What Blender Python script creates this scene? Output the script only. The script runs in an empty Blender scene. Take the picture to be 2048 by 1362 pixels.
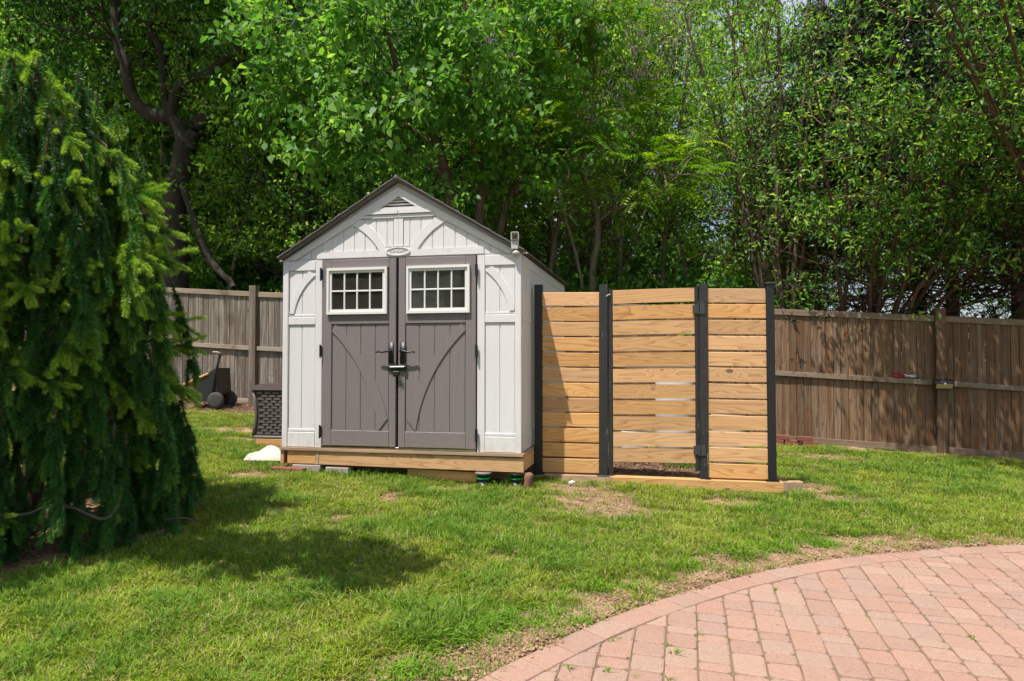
import bpy, math, random
import numpy as np
from mathutils import Vector, Matrix

R = math.radians
SC = bpy.context.scene
COL = SC.collection

# ------------------------------------------------------------------ camera, sky, sun, exposure
cam_d = bpy.data.cameras.new('camera')
cam = bpy.data.objects.new('camera', cam_d); COL.objects.link(cam)
cam.location = (0, 0, 1.30)
cam.rotation_euler = (R(90) + math.atan(39 / 1400), 0, 0)
cam_d.sensor_width = 36; cam_d.lens = 36 * 1400 / 2048
cam_d.clip_start = 0.05; cam_d.clip_end = 2000
SC.camera = cam

SUN_EL = R(66.5)
SUN_T = Vector((0.68, 0.735, 0)).normalized()            # where the shadows fall
w = bpy.data.worlds.new('World'); SC.world = w; w.use_nodes = True
nt = w.node_tree; nt.nodes.clear()
sky = nt.nodes.new('ShaderNodeTexSky'); sky.sky_type = 'NISHITA'; sky.sun_disc = False
sky.sun_elevation = SUN_EL; sky.sun_rotation = math.atan2(-SUN_T.x, -SUN_T.y)
sky.air_density = 1.0; sky.dust_density = 1.6; sky.ozone_density = 1.0
bg = nt.nodes.new('ShaderNodeBackground'); bg.inputs[1].default_value = 0.092
wo = nt.nodes.new('ShaderNodeOutputWorld')
tcw = nt.nodes.new('ShaderNodeTexCoord'); mpw = nt.nodes.new('ShaderNodeMapping'); mpw.inputs['Scale'].default_value = (1.2, 1.2, 3.0)
cnz = nt.nodes.new('ShaderNodeTexNoise'); cnz.inputs['Scale'].default_value = 2.4; cnz.inputs['Detail'].default_value = 7; cnz.inputs['Roughness'].default_value = .6
crp = nt.nodes.new('ShaderNodeValToRGB'); crp.color_ramp.elements[0].position = .36; crp.color_ramp.elements[0].color = (.05, .05, .05, 1); crp.color_ramp.elements[1].position = .66; crp.color_ramp.elements[1].color = (.8, .8, .8, 1)
cmx = nt.nodes.new('ShaderNodeMix'); cmx.data_type = 'RGBA'; cmx.inputs[7].default_value = (6.6, 7.1, 8.0, 1)
nt.links.new(tcw.outputs['Generated'], mpw.inputs[0]); nt.links.new(mpw.outputs[0], cnz.inputs['Vector']); nt.links.new(cnz.outputs['Fac'], crp.inputs[0]); nt.links.new(crp.outputs[0], cmx.inputs[0])
nt.links.new(sky.outputs[0], cmx.inputs[6]); nt.links.new(cmx.outputs[2], bg.inputs[0]); nt.links.new(bg.outputs[0], wo.inputs[0])
sd = bpy.data.lights.new('sun', 'SUN'); sd.energy = 5.0; sd.angle = R(0.53); sd.color = (1.0, 0.955, 0.89)
so = bpy.data.objects.new('sun', sd); COL.objects.link(so); so.location = (-6, -6, 14)
so.rotation_euler = Vector((SUN_T.x * math.cos(SUN_EL), SUN_T.y * math.cos(SUN_EL), -math.sin(SUN_EL))).to_track_quat('-Z', 'Y').to_euler()
SC.view_settings.view_transform = 'Standard'; SC.view_settings.look = 'None'
SC.view_settings.exposure = 0.46; SC.view_settings.gamma = 1.0
SC.view_settings.use_curve_mapping = False
SC.cycles.max_bounces = 5; SC.cycles.diffuse_bounces = 2; SC.cycles.glossy_bounces = 2; SC.cycles.transmission_bounces = 5; SC.cycles.transparent_max_bounces = 4
SC.cycles.caustics_reflective = False; SC.cycles.caustics_refractive = False; SC.cycles.adaptive_threshold = 0.03
SC.cycles.use_adaptive_sampling = True

# ------------------------------------------------------------------ mesh helpers
class MB:
    def __init__(s): s.v = []; s.f = []
    def add(s, vs, fs):
        n = len(s.v); s.v += [tuple(p) for p in vs]; s.f += [tuple(i + n for i in f) for f in fs]; return s
    def box(s, x0, x1, y0, y1, z0, z1):
        return s.add([(x0,y0,z0),(x1,y0,z0),(x1,y1,z0),(x0,y1,z0),(x0,y0,z1),(x1,y0,z1),(x1,y1,z1),(x0,y1,z1)],
                     [(0,3,2,1),(4,5,6,7),(0,1,5,4),(1,2,6,5),(2,3,7,6),(3,0,4,7)])
    def cbox(s, x0, x1, y0, y1, z0, z1, c=0.003):
        # chamfered on the edges along the longest axis and at the front
        L = [x1 - x0, y1 - y0, z1 - z0]; ax = L.index(max(L)); c = min(c, min(L) * .3)
        lo = [x0, y0, z0]; hi = [x1, y1, z1]; a, b = [i for i in range(3) if i != ax]
        ring = [(lo[a]+c, lo[b]), (hi[a]-c, lo[b]), (hi[a], lo[b]+c), (hi[a], hi[b]-c), (hi[a]-c, hi[b]), (lo[a]+c, hi[b]), (lo[a], hi[b]-c), (lo[a], lo[b]+c)]
        vs = []
        for e in (lo[ax], hi[ax]):
            for p in ring:
                q = [0, 0, 0]; q[ax] = e; q[a] = p[0]; q[b] = p[1]; vs.append(tuple(q))
        fs = [(i, (i+1) % 8, 8 + (i+1) % 8, 8 + i) for i in range(8)]
        fs += [tuple(range(7, -1, -1)), tuple(range(8, 16))]
        if ax == 1: fs = [f[::-1] for f in fs]
        return s.add(vs, fs)
    def slab(s, poly, y0, y1):                      # polygon in x-z, thick in y
        n = len(poly)
        vs = [(p[0], y0, p[1]) for p in poly] + [(p[0], y1, p[1]) for p in poly]
        return s.add(vs, [tuple(range(n)), tuple(range(2*n-1, n-1, -1))] + [(i, n+i, n+(i+1) % n, (i+1) % n) for i in range(n)])
    def band(s, A, B, y0, y1):                      # strip between two x-z polylines, thick in y
        n = len(A)
        vs = [(p[0], y0, p[1]) for p in A] + [(p[0], y0, p[1]) for p in B] + [(p[0], y1, p[1]) for p in A] + [(p[0], y1, p[1]) for p in B]
        fs = []
        for i in range(n-1):
            fs += [(i, i+1, n+i+1, n+i), (i, 2*n+i, 2*n+i+1, i+1), (n+i, n+i+1, 3*n+i+1, 3*n+i), (2*n+i, 3*n+i, 3*n+i+1, 2*n+i+1)]
        fs += [(0, n, 3*n, 2*n), (n-1, 3*n-1, 4*n-1, 2*n-1)]
        return s.add(vs, fs)
    def tube(s, pts, rad, sides=8, cap=True):
        pts = [Vector(p) for p in pts]; n = len(pts)
        if not hasattr(rad, '__len__'): rad = [rad] * n
        vs, fs = [], []; up = Vector((0.31, 0.17, 0.93))
        for i, p in enumerate(pts):
            t = (pts[min(i+1, n-1)] - pts[max(i-1, 0)]).normalized()
            a = t.cross(up)
            if a.length < .05: a = t.cross(Vector((1, 0, 0)))
            a.normalize(); b = t.cross(a)
            for k in range(sides):
                q = 2*math.pi*k/sides; vs.append(p + (a*math.cos(q) + b*math.sin(q)) * rad[i])
        for i in range(n-1):
            for k in range(sides):
                fs.append((i*sides+k, (i+1)*sides+k, (i+1)*sides+(k+1) % sides, i*sides+(k+1) % sides))
        if cap: fs += [tuple(range(sides)), tuple(range(n*sides-1, (n-1)*sides-1, -1))]
        return s.add(vs, fs)
    def lathe(s, prof, c=(0, 0, 0), sides=20):      # (r, z) profile round z
        n = len(prof)
        vs = [(c[0]+r*math.cos(2*math.pi*k/sides), c[1]+r*math.sin(2*math.pi*k/sides), c[2]+z) for r, z in prof for k in range(sides)]
        fs = [(i*sides+k, i*sides+(k+1) % sides, (i+1)*sides+(k+1) % sides, (i+1)*sides+k) for i in range(n-1) for k in range(sides)]
        fs += [tuple(range(sides-1, -1, -1)), tuple(range((n-1)*sides, n*sides))]
        return s.add(vs, fs)
    def xf(s, M):
        s.v = [tuple(M @ Vector(p)) for p in s.v]; return s
    def mesh(s, name, mat=None, smooth=False):
        me = bpy.data.meshes.new(name); me.from_pydata(s.v, [], s.f); me.validate()
        if mat: me.materials.append(mat)
        if smooth: me.polygons.foreach_set('use_smooth', [True]*len(me.polygons))
        return me
    def obj(s, name, mat, parent=None, smooth=False, loc=None):
        return mkobj(name, s.mesh(name, mat, smooth), parent, loc)

def mkobj(name, data, parent=None, loc=None):
    o = bpy.data.objects.new(name, data); COL.objects.link(o)
    if parent: o.parent = parent
    if loc is not None: o.location = loc
    return o
def empty(name, loc=(0, 0, 0), rz=0):
    o = mkobj(name, None, None, loc); o.rotation_euler = (0, 0, rz); o.empty_display_size = .1; return o
def tag(o, label=None, cat=None, group=None, kind=None):
    if label: o['label'] = label
    if cat: o['category'] = cat
    if group: o['group'] = group
    if kind: o['kind'] = kind
    return o
def npmesh(name, V, F, mat, tint=None, smooth=False):     # F: (n,k) faces of equal size
    me = bpy.data.meshes.new(name); V = np.asarray(V, np.float32); F = np.asarray(F, np.int32)
    n, k = F.shape
    me.vertices.add(len(V)); me.vertices.foreach_set('co', V.ravel())
    me.loops.add(n*k); me.loops.foreach_set('vertex_index', F.ravel())
    me.polygons.add(n); me.polygons.foreach_set('loop_start', np.arange(0, n*k, k, dtype=np.int32))
    if smooth: me.polygons.foreach_set('use_smooth', np.ones(n, bool))
    me.materials.append(mat)
    if tint is not None:
        at = me.attributes.new('tint', 'FLOAT', 'FACE'); at.data.foreach_set('value', np.asarray(tint, np.float32))
    me.update(calc_edges=True); return me
def circ3(a, b, c):
    ax, ay = a; bx, by = b; cx, cy = c
    d = 2*(ax*(by-cy)+bx*(cy-ay)+cx*(ay-by))
    ux = ((ax*ax+ay*ay)*(by-cy)+(bx*bx+by*by)*(cy-ay)+(cx*cx+cy*cy)*(ay-by))/d
    uy = ((ax*ax+ay*ay)*(cx-bx)+(bx*bx+by*by)*(ax-cx)+(cx*cx+cy*cy)*(bx-ax))/d
    return ux, uy, math.hypot(ax-ux, ay-uy)
def arc3(a, b, c, n=16):
    ux, uy, r = circ3(a, b, c)
    t0 = math.atan2(a[1]-uy, a[0]-ux); t1 = math.atan2(c[1]-uy, c[0]-ux)
    while t1-t0 > math.pi: t1 -= 2*math.pi
    while t1-t0 < -math.pi: t1 += 2*math.pi
    return [(ux+r*math.cos(t0+(t1-t0)*i/n), uy+r*math.sin(t0+(t1-t0)*i/n)) for i in range(n+1)]

# ------------------------------------------------------------------ material helpers
class NT:
    def __init__(s, name):
        s.m = bpy.data.materials.new(name); s.m.use_nodes = True; s.t = s.m.node_tree
        s.b = s.t.nodes['Principled BSDF']; s.out = s.t.nodes['Material Output']
    def n(s, typ, **kw):
        x = s.t.nodes.new(typ)
        for k, v in kw.items():
            if k.startswith('i_'):
                kk = k[2:]; x.inputs[int(kk) if kk.isdigit() else kk.replace('_', ' ')].default_value = v
            else: setattr(x, k, v)
        return x
    def l(s, a, b): s.t.links.new(a, b)
    def math(s, op, a, b=0.0, c=0.0, clamp=False):
        x = s.n('ShaderNodeMath', operation=op); x.use_clamp = clamp
        for i, v in enumerate((a, b, c)):
            if hasattr(v, 'links'): s.l(v, x.inputs[i])
            else: x.inputs[i].default_value = v
        return x.outputs[0]
    def ramp(s, fac, stops):
        x = s.n('ShaderNodeValToRGB'); e = x.color_ramp.elements
        while len(e) < len(stops): e.new(0.5)
        for el, (p, c) in zip(e, stops):
            el.position = p; el.color = (*c, 1) if len(c) == 3 else c
        s.l(fac, x.inputs[0]); return x.outputs[0]
    def mix(s, fac, a, b, typ='MIX'):
        x = s.n('ShaderNodeMix', data_type='RGBA', blend_type=typ); x.clamp_factor = True
        for i, v in ((0, fac), (6, a), (7, b)):
            if hasattr(v, 'links'): s.l(v, x.inputs[i])
            else: x.inputs[i].default_value = (*v, 1) if hasattr(v, '__len__') and len(v) == 3 else v
        return x.outputs[2]
    def coord(s, scale=(1, 1, 1), rnd=0.0, which='Object'):
        tc = s.n('ShaderNodeTexCoord'); mp = s.n('ShaderNodeMapping'); mp.inputs['Scale'].default_value = scale
        s.l(tc.outputs[which], mp.inputs[0])
        if rnd:
            oi = s.n('ShaderNodeObjectInfo'); v = s.n('ShaderNodeVectorMath', operation='SCALE'); v.inputs[0].default_value = (17.3*rnd, 31.7*rnd, 23.1*rnd)
            s.l(oi.outputs['Random'], v.inputs['Scale']); s.l(v.outputs[0], mp.inputs['Location'])
        return mp.outputs[0]
    def noise(s, vec, scale, detail=4, rough=.55, dist=0.0):
        x = s.n('ShaderNodeTexNoise'); x.inputs['Scale'].default_value = scale; x.inputs['Detail'].default_value = detail
        x.inputs['Roughness'].default_value = rough; x.inputs['Distortion'].default_value = dist
        if vec is not None: s.l(vec, x.inputs['Vector'])
        return x.outputs['Fac']
    def rand(s): return s.n('ShaderNodeObjectInfo').outputs['Random']
    def bump(s, h, strength=.3, dist=.01):
        x = s.n('ShaderNodeBump'); x.inputs['Strength'].default_value = strength; x.inputs['Distance'].default_value = dist
        s.l(h, x.inputs['Height']); s.l(x.outputs[0], s.b.inputs['Normal']); return x
    def base(s, c):
        if hasattr(c, 'links'): s.l(c, s.b.inputs['Base Color'])
        else: s.b.inputs['Base Color'].default_value = (*c, 1)
    def rough(s, v):
        if hasattr(v, 'links'): s.l(v, s.b.inputs['Roughness'])
        else: s.b.inputs['Roughness'].default_value = v

def m_plain(name, col, rough=.5, metal=0.0, var=.12, scale=6, bump=0.0, bscale=80):
    t = NT(name); v = t.coord(rnd=1.0)
    nz = t.noise(v, scale, 5, .6)
    t.base(t.mix(nz, tuple(c*(1-var) for c in col), tuple(min(1, c*(1+var)) for c in col)))
    t.rough(rough); t.b.inputs['Metallic'].default_value = metal
    if bump: t.bump(t.noise(v, bscale, 4, .6), bump, .004)
    return t.m

def m_wood(name, axis, cols, stretch=(.7, 9.0), rings=9.0, knots=True, rough=.72, dirt=None, bump=.25, tone=.25, contrast=.95, streak=5.0):
    """board cut along an axis; rings follow contour lines of a stretched noise"""
    t = NT(name)
    sc = [stretch[1]]*3; sc[axis] = stretch[0]
    v = t.coord(tuple(sc), rnd=3.0)
    n1 = t.noise(v, 1.0, 1.5, .45, .15)
    if knots:
        vs = [3.4]*3; vs[axis] = 1.9
        kv = t.coord(tuple(vs), rnd=5.0)
        vo = t.n('ShaderNodeTexVoronoi'); vo.inputs['Scale'].default_value = 1.0; t.l(kv, vo.inputs['Vector'])
        kd = vo.outputs['Distance']
        infl = t.math('POWER', t.math('SUBTRACT', 1.0, t.math('MULTIPLY', kd, 2.4), clamp=True), 2.0)
        n1 = t.math('ADD', n1, t.math('MULTIPLY', infl, .32))
    ph = t.math('MULTIPLY', n1, rings*2)
    fr = t.math('FRACT', ph)
    line = t.math('POWER', fr, 3.0)                       # slow rise, sharp late-wood edge
    fsc = [120.0]*3; fsc[axis] = 3.0
    fib = t.noise(t.coord(tuple(fsc), rnd=3.0), 1.0, 3, .6)
    g = t.math('ADD', t.math('MULTIPLY', line, contrast), t.math('MULTIPLY', t.math('SUBTRACT', fib, .5), .7), clamp=True)
    c = t.mix(g, cols[0], cols[1])
    big = t.noise(v, .55, 2, .5)
    c = t.mix(t.math('MULTIPLY', t.math('SUBTRACT', big, .35), 1.4, clamp=True), c, t.mix(.55, c, cols[2]))
    # every board its own tone
    r = t.rand()
    hs = t.n('ShaderNodeHueSaturation'); t.l(c, hs.inputs['Color'])
    t.l(t.math('MULTIPLY_ADD', r, tone*2, 1-tone), hs.inputs['Value'])
    t.l(t.math('MULTIPLY_ADD', t.math('FRACT', t.math('MULTIPLY', r, 7.31)), tone, 1-tone*.5), hs.inputs['Saturation'])
    c = hs.outputs[0]
    if knots:
        kn = t.math('MULTIPLY', t.math('SUBTRACT', .085, kd), 30.0, clamp=True)
        c = t.mix(t.math('MULTIPLY', kn, .8), c, tuple(x*.3 for x in cols[1]))
    if dirt:
        st = [streak]*3; st[axis] = .7
        dn = t.noise(t.coord(tuple(st), rnd=2.0), 1.0, 4, .65)
        c = t.mix(t.math('MULTIPLY', t.math('SUBTRACT', dn, .40), 5.5, clamp=True), c, t.mix(.8, c, dirt))
    t.base(c); t.rough(rough)
    t.bump(t.math('ADD', t.math('MULTIPLY', fib, .6), t.math('MULTIPLY', line, -.4)), bump, .003)
    return t.m

def m_leaf(name, dark, mid, light, trans=.45, rough=.5, spec=.28):
    t = NT(name)
    a = t.n('ShaderNodeAttribute'); a.attribute_name = 'tint'
    c = t.ramp(a.outputs['Fac'], [(0, dark), (.55, mid), (1, light)])
    t.base(c); t.rough(rough); t.b.inputs['Specular IOR Level'].default_value = spec
    tr = t.n('ShaderNodeBsdfTranslucent')
    hs = t.n('ShaderNodeHueSaturation'); hs.inputs['Value'].default_value = 1.9; hs.inputs['Hue'].default_value = .495; hs.inputs['Saturation'].default_value = 1.1
    t.l(c, hs.inputs['Color']); t.l(hs.outputs[0], tr.inputs['Color'])
    mx = t.n('ShaderNodeMixShader'); mx.inputs[0].default_value = trans
    t.l(t.b.outputs[0], mx.inputs[1]); t.l(tr.outputs[0], mx.inputs[2]); t.l(mx.outputs[0], t.out.inputs[0])
    return t.m

def m_bark(name, c0, c1, sc=9, lichen=None):
    t = NT(name); v = t.coord((sc, sc, sc*.28))
    n1 = t.noise(v, 1.6, 6, .7); c = t.ramp(n1, [(.3, c0), (.7, c1)])
    if lichen:
        n2 = t.noise(t.coord((1, 1, 1)), 3.5, 5, .7)
        c = t.mix(t.math('MULTIPLY', t.math('SUBTRACT', n2, .55), 8.0, clamp=True), c, lichen)
    t.base(c); t.rough(.9); t.bump(n1, .9, .02); return t.m

M = {}
M['pine'] = m_wood('new_pine_board', 0, ((.61, .345, .145), (.345, .150, .048), (.61, .38, .185)), rings=7, tone=.17, contrast=.85, dirt=None)
M['pine_aged'] = m_wood('aged_pine_board', 0, ((.52, .33, .19), (.36, .19, .09), (.5, .36, .24)), rings=7, tone=.08, dirt=(.30, .21, .14))
M['fence'] = m_wood('weathered_fence_board', 2, ((.215, .142, .086), (.085, .040, .017), (.25, .185, .13)), rings=6, tone=.34, dirt=(.125, .048, .011), contrast=1.25, streak=15., stretch=(.6, 11.))
M['fence_rail'] = m_wood('weathered_fence_rail', 0, ((.27, .205, .14), (.17, .11, .065), (.30, .25, .19)), rings=5, tone=.1, dirt=(.17, .11, .07), stretch=(.6, 11.))
M['fence_grey'] = m_wood('silvered_fence_board', 2, ((.26, .225, .185), (.115, .090, .066), (.30, .275, .24)), rings=6, tone=.32, dirt=(.105, .068, .042), contrast=1.2, streak=15., stretch=(.6, 11.))
M['rail_grey'] = m_wood('silvered_fence_rail', 0, ((.36, .30, .235), (.23, .175, .125), (.38, .34, .28)), rings=5, tone=.1, dirt=(.25, .18, .12), stretch=(.6, 11.))

def m_shed(name, col, var=.05):
    t = NT(name)
    v = t.coord((14, 14, 1.3))
    n1 = t.noise(v, 1.0, 2, .5, .3)
    fr = t.math('FRACT', t.math('MULTIPLY', n1, 14.0))
    fine = t.noise(t.coord((90, 90, 90)), 1.0, 3, .6)
    big = t.noise(t.coord((1, 1, 1)), 1.7, 4, .6)
    t.base(t.mix(big, tuple(c*(1-var) for c in col), tuple(c*(1+var) for c in col)))
    sp = t.n('ShaderNodeSeparateXYZ'); t.l(t.coord((1, 1, 1)), sp.inputs[0])
    low = t.math('MULTIPLY', t.math('SUBTRACT', .30, sp.outputs['Z']), 3.4, clamp=True)
    spl = t.math('MULTIPLY', t.math('SUBTRACT', t.noise(t.coord((1, 1, 1)), 14.0, 6, .75), .38), 2.6, clamp=True)
    strk = t.math('MULTIPLY', t.math('SUBTRACT', t.noise(t.coord((16, 16, .9)), 1.0, 4, .6), .56), 2.2, clamp=True)
    grime = t.math('ADD', t.math('MULTIPLY', t.math('MULTIPLY', low, low), t.math('MULTIPLY', spl, .55)), t.math('MULTIPLY', strk, .12), clamp=True)
    t.base(t.mix(grime, t.mix(big, tuple(c*(1-var) for c in col), tuple(c*(1+var) for c in col)), (.27, .20, .14)))
    t.rough(.5); t.b.inputs['Specular IOR Level'].default_value = .35
    t.bump(t.math('ADD', t.math('MULTIPLY', fr, .7), t.math('MULTIPLY', fine, .35)), .55, .002)
    return t.m
M['shed_white'] = m_shed('warm_white_resin', (.695, .672, .662))
M['shed_grey'] = m_shed('taupe_grey_resin', (.205, .175, .172))
M['frame_white'] = m_plain('window_frame_white', (.74, .71, .68), .45, var=.03)
M['roof'] = m_plain('roof_shingle_resin', (.13, .115, .11), .75, var=.2, scale=9, bump=.4, bscale=60)
M['black_metal'] = m_plain('black_painted_metal', (.010, .010, .011), .45, var=.3, scale=20)
M['chrome'] = m_plain('bright_metal', (.62, .62, .60), .22, 1.0)
M['dark_grey'] = m_plain('dark_interior', (.05, .048, .045), .9)
def m_glass():
    t = NT('window_glass'); t.base((.72, .74, .66)); t.rough(.03)
    t.b.inputs['Transmission Weight'].default_value = 1.0; t.b.inputs['IOR'].default_value = 1.45
    df = t.n('ShaderNodeBsdfDiffuse'); df.inputs['Color'].default_value = (.50, .47, .38, 1)      # pale grey veil painted on the pane in place of reflected light
    mx = t.n('ShaderNodeMixShader'); t.l(t.math('MULTIPLY_ADD', t.noise(t.coord((1, 1, 1), rnd=1.0), 7.0, 4, .6), .09, .015), mx.inputs[0])
    t.l(t.b.outputs[0], mx.inputs[1]); t.l(df.outputs[0], mx.inputs[2]); t.l(mx.outputs[0], t.out.inputs[0])
    return t.m
M['glass'] = m_glass()
def m_blackpaint():
    t = NT('scuffed_black_paint'); v = t.coord((22, 22, 2.2), rnd=2.0)
    n = t.noise(v, 1.0, 6, .75, .4)
    n2 = t.noise(t.coord((30, 30, 30)), 1.0, 4, .6)
    k = t.math('MULTIPLY', t.math('SUBTRACT', n, .61), 14.0, clamp=True)
    t.base(t.mix(k, t.mix(n2, (.012, .012, .013), (.035, .034, .033)), (.33, .31, .28)))
    t.rough(t.math('MULTIPLY_ADD', n2, .35, .25)); t.bump(n2, .25, .004); return t.m
M['black_paint'] = m_blackpaint()
M['white_plastic'] = m_plain('white_plastic', (.50, .49, .465), .5, var=.08)
M['bag'] = m_plain('white_woven_sack', (.47, .44, .385), .85, var=.2, scale=6, bump=.5, bscale=40)
M['wicker'] = m_plain('brown_resin_wicker', (.125, .098, .090), .5, var=.15, scale=12)
M['wicker_dark'] = m_plain('brown_resin_shadow_gap', (.045, .035, .032), .7)
M['black_plastic'] = m_plain('black_plastic', (.022, .022, .022), .45, var=.2)
M['green_ring'] = m_plain('green_plastic', (.012, .30, .07), .4, var=.1)
M['rust'] = m_plain('rusty_iron', (.20, .10, .06), .85, var=.4, scale=20, bump=.4)
M['brick'] = m_plain('dark_red_brick', (.20, .065, .042), .85, var=.35, scale=16, bump=.5, bscale=90)
M['stone'] = m_plain('grey_concrete_block', (.33, .28, .25), .9, var=.2, scale=14, bump=.4)
M['mulch'] = m_plain('brown_mulch', (.17, .10, .065), .95, var=.45, scale=40, bump=.6)
M['rubber'] = m_plain('worn_rubber', (.05, .048, .046), .8, var=.3, scale=15)
M['red_grip'] = m_plain('red_grip', (.45, .012, .02), .4)
M['amber'] = m_plain('pale_lamp_lens', (.50, .38, .20), .35)
M['solar'] = m_plain('solar_panel', (.012, .016, .03), .15)
M['blue'] = m_plain('blue_plastic', (.06, .30, .55), .4)

def m_paver():
    t = NT('tumbled_clay_paver'); r = t.rand(); v = t.coord((1, 1, 1), rnd=2.0)
    n = t.noise(v, 9.0, 5, .6); f = t.noise(v, 170.0, 3, .7); f2 = t.noise(v, 75.0, 3, .65)
    c = t.ramp(r, [(0, (.345, .180, .128)), (.25, (.385, .225, .163)), (.5, (.315, .180, .135)), (.75, (.325, .215, .17)), (1, (.40, .255, .185))])
    c = t.mix(t.math('MULTIPLY', n, .55), c, (.40, .26, .19))
    c = t.mix(t.math('MULTIPLY', t.math('SUBTRACT', f, .52), 3.2, clamp=True), c, (.50, .35, .27))
    c = t.mix(t.math('MULTIPLY', t.math('SUBTRACT', .44, f), 3.6, clamp=True), c, (.24, .12, .08))
    c = t.mix(t.math('MULTIPLY', t.math('SUBTRACT', .43, f2), 5.0, clamp=True), c, (.20, .11, .075))
    c = t.mix(t.math('MULTIPLY', t.math('SUBTRACT', f2, .60), 5.0, clamp=True), c, (.52, .39, .31))
    t.base(c); t.rough(.88); t.bump(t.math('ADD', t.math('ADD', f, f2), t.math('MULTIPLY', n, .8)), .8, .006); return t.m
M['paver'] = m_paver()
def m_soil(name, cols, sc=1.0, lawn=False):
    t = NT(name); v = t.coord((1, 1, 1))
    n = t.noise(v, 2.2*sc, 6, .65); f = t.noise(v, 55*sc, 5, .7); st = t.noise(t.coord((60, 160, 60)), 1.0, 3, .7, 1.2)
    c = t.ramp(n, [(.3, cols[0]), (.5, cols[1]), (.72, cols[2])])
    c = t.mix(t.math('MULTIPLY', t.math('SUBTRACT', st, .5), 3.0, clamp=True), c, tuple(min(.6, x*1.45) for x in cols[1]))
    c = t.mix(t.math('MULTIPLY', t.math('SUBTRACT', .48, f), 4.0, clamp=True), c, tuple(x*.45 for x in cols[0]))
    if lawn:
        at = t.n('ShaderNodeAttribute'); at.attribute_name = 'thatch'
        c = t.mix(at.outputs['Fac'], c, t.mix(f, (.055, .075, .018), (.13, .15, .04)))
    t.base(c); t.rough(.95); t.bump(t.math('ADD', f, n), .8, .02); return t.m
M['ground'] = m_soil('dry_lawn_soil', ((.25, .15, .085), (.38, .24, .14), (.36, .26, .14)), lawn=True)
M['sand'] = m_soil('joint_sand', ((.17, .11, .070), (.23, .15, .095), (.13, .11, .055)))
M['forest_floor'] = m_soil('forest_floor', ((.06, .04, .025), (.09, .06, .035), (.05, .055, .02)))

# ------------------------------------------------------------------ the lie of the land
GC = (1.52506723, 0.01582022, -0.05134706, 0.00241374)
def gz(x, y):
    x = np.clip(x, -9, 9); y = np.clip(y, -3, 13)
    return 1.30 - (GC[0] + GC[1]*x + GC[2]*y + GC[3]*x*y)
def gzf(x, y): return float(gz(x, y))
_rg = np.random.RandomState(5); _LAT = _rg.rand(256, 256)
def vnoise(x, y, s):
    x = np.asarray(x)*s + 100.5; y = np.asarray(y)*s + 57.3
    xi = np.floor(x).astype(int); yi = np.floor(y).astype(int); fx = x-xi; fy = y-yi
    fx = fx*fx*(3-2*fx); fy = fy*fy*(3-2*fy)
    g = lambda a, b: _LAT[a % 256, b % 256]
    return (g(xi, yi)*(1-fx)+g(xi+1, yi)*fx)*(1-fy)+(g(xi, yi+1)*(1-fx)+g(xi+1, yi+1)*fx)*fy
PC, PR = (4.681, -1.004), 6.290                        # patio circle
SHED_O, SHED_A = Vector((-1.109, 6.826, .432)), R(-12.1)
SPR = (-3.42, 5.0)                                     # foot of the weeping spruce

def soft(v, a, b): return np.clip((v-a)/(b-a), 0, 1)
def shed_local(x, y):
    c, s = math.cos(-SHED_A), math.sin(-SHED_A)
    dx, dy = x-SHED_O.x, y-SHED_O.y
    return dx*c-dy*s, dx*s+dy*c
BARE = [(.80, 6.02, .42, .42), (.55, 6.62, .42, .22), (1.87, 6.30, .34, .14), (3.05, 6.48, .28, .14), (2.85, 6.95, .38, .28), (-1.05, 6.06, .14, .2),
        (-1.28, 5.42, .14, .08), (-.55, 6.5, .25, .12), (-.02, 3.38, .22, .16), (-.55, 3.2, .12, .05), (-.72, 3.55, .08, .04), (.55, 3.98, .25, .13), (.25, 4.05, .16, .07),
        (2.9, 5.22, .8, .12), (1.5, 4.62, .4, .10), (-3.74, 9.2, .45, .2), (-3.3, 8.6, .3, .14), (-2.5, 6.75, .35, .14), (3.9, 8.9, .5, .2), (-.1, 4.6, .10, .05), (-1.9, 5.6, .2, .07)]
def density(x, y):
    d = np.ones_like(x); nz = vnoise(x, y, 6)*.6 + vnoise(x, y, 17)*.4
    for (a, b, rx, ry) in BARE:
        q = np.sqrt(((x-a)/rx)**2 + ((y-b)/ry)**2) + (nz-.5)*.9
        d = np.minimum(d, .10 + .9*soft(q, .55, 1.25))
    rp = np.hypot(x-PC[0], y-PC[1]) - PR
    edge = .10 + .90*soft(rp + (nz-.5)*.65, .04, .40)
    d = np.minimum(d, edge); d = np.where(rp < .01, 0, d)
    lx, ly = shed_local(x, y)
    d = np.where((lx > -1.2) & (lx < 1.25) & (ly > .12) & (ly < 3.05), 0, d)
    rs = np.hypot(x-SPR[0]+.1, y-SPR[1])
    d = np.minimum(d, soft(rs + (nz-.5)*.3, 1.02, 1.24))
    fl = 11.75 - .214*(x+4.3) - y                      # distance to the fence line
    d = np.where(fl < .02, 0, d)
    d = np.minimum(d, np.where(x < 1, soft(fl+(nz-.5)*.6, .7, 1.2), .25+.75*soft(fl+(nz-.5)*.3, .12, .4)))
    sl = (x-.22)*.175 + (y-7.1)                         # behind the slatted screen: bare soil
    d = np.where((sl > -.06) & (x > .2) & (x < 2.55) & (y < 9.3), d*np.where((x > 1.75) & (sl > .9), .8, .03), d)
    return d * (.75 + .25*soft(nz, .25, .45))

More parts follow.
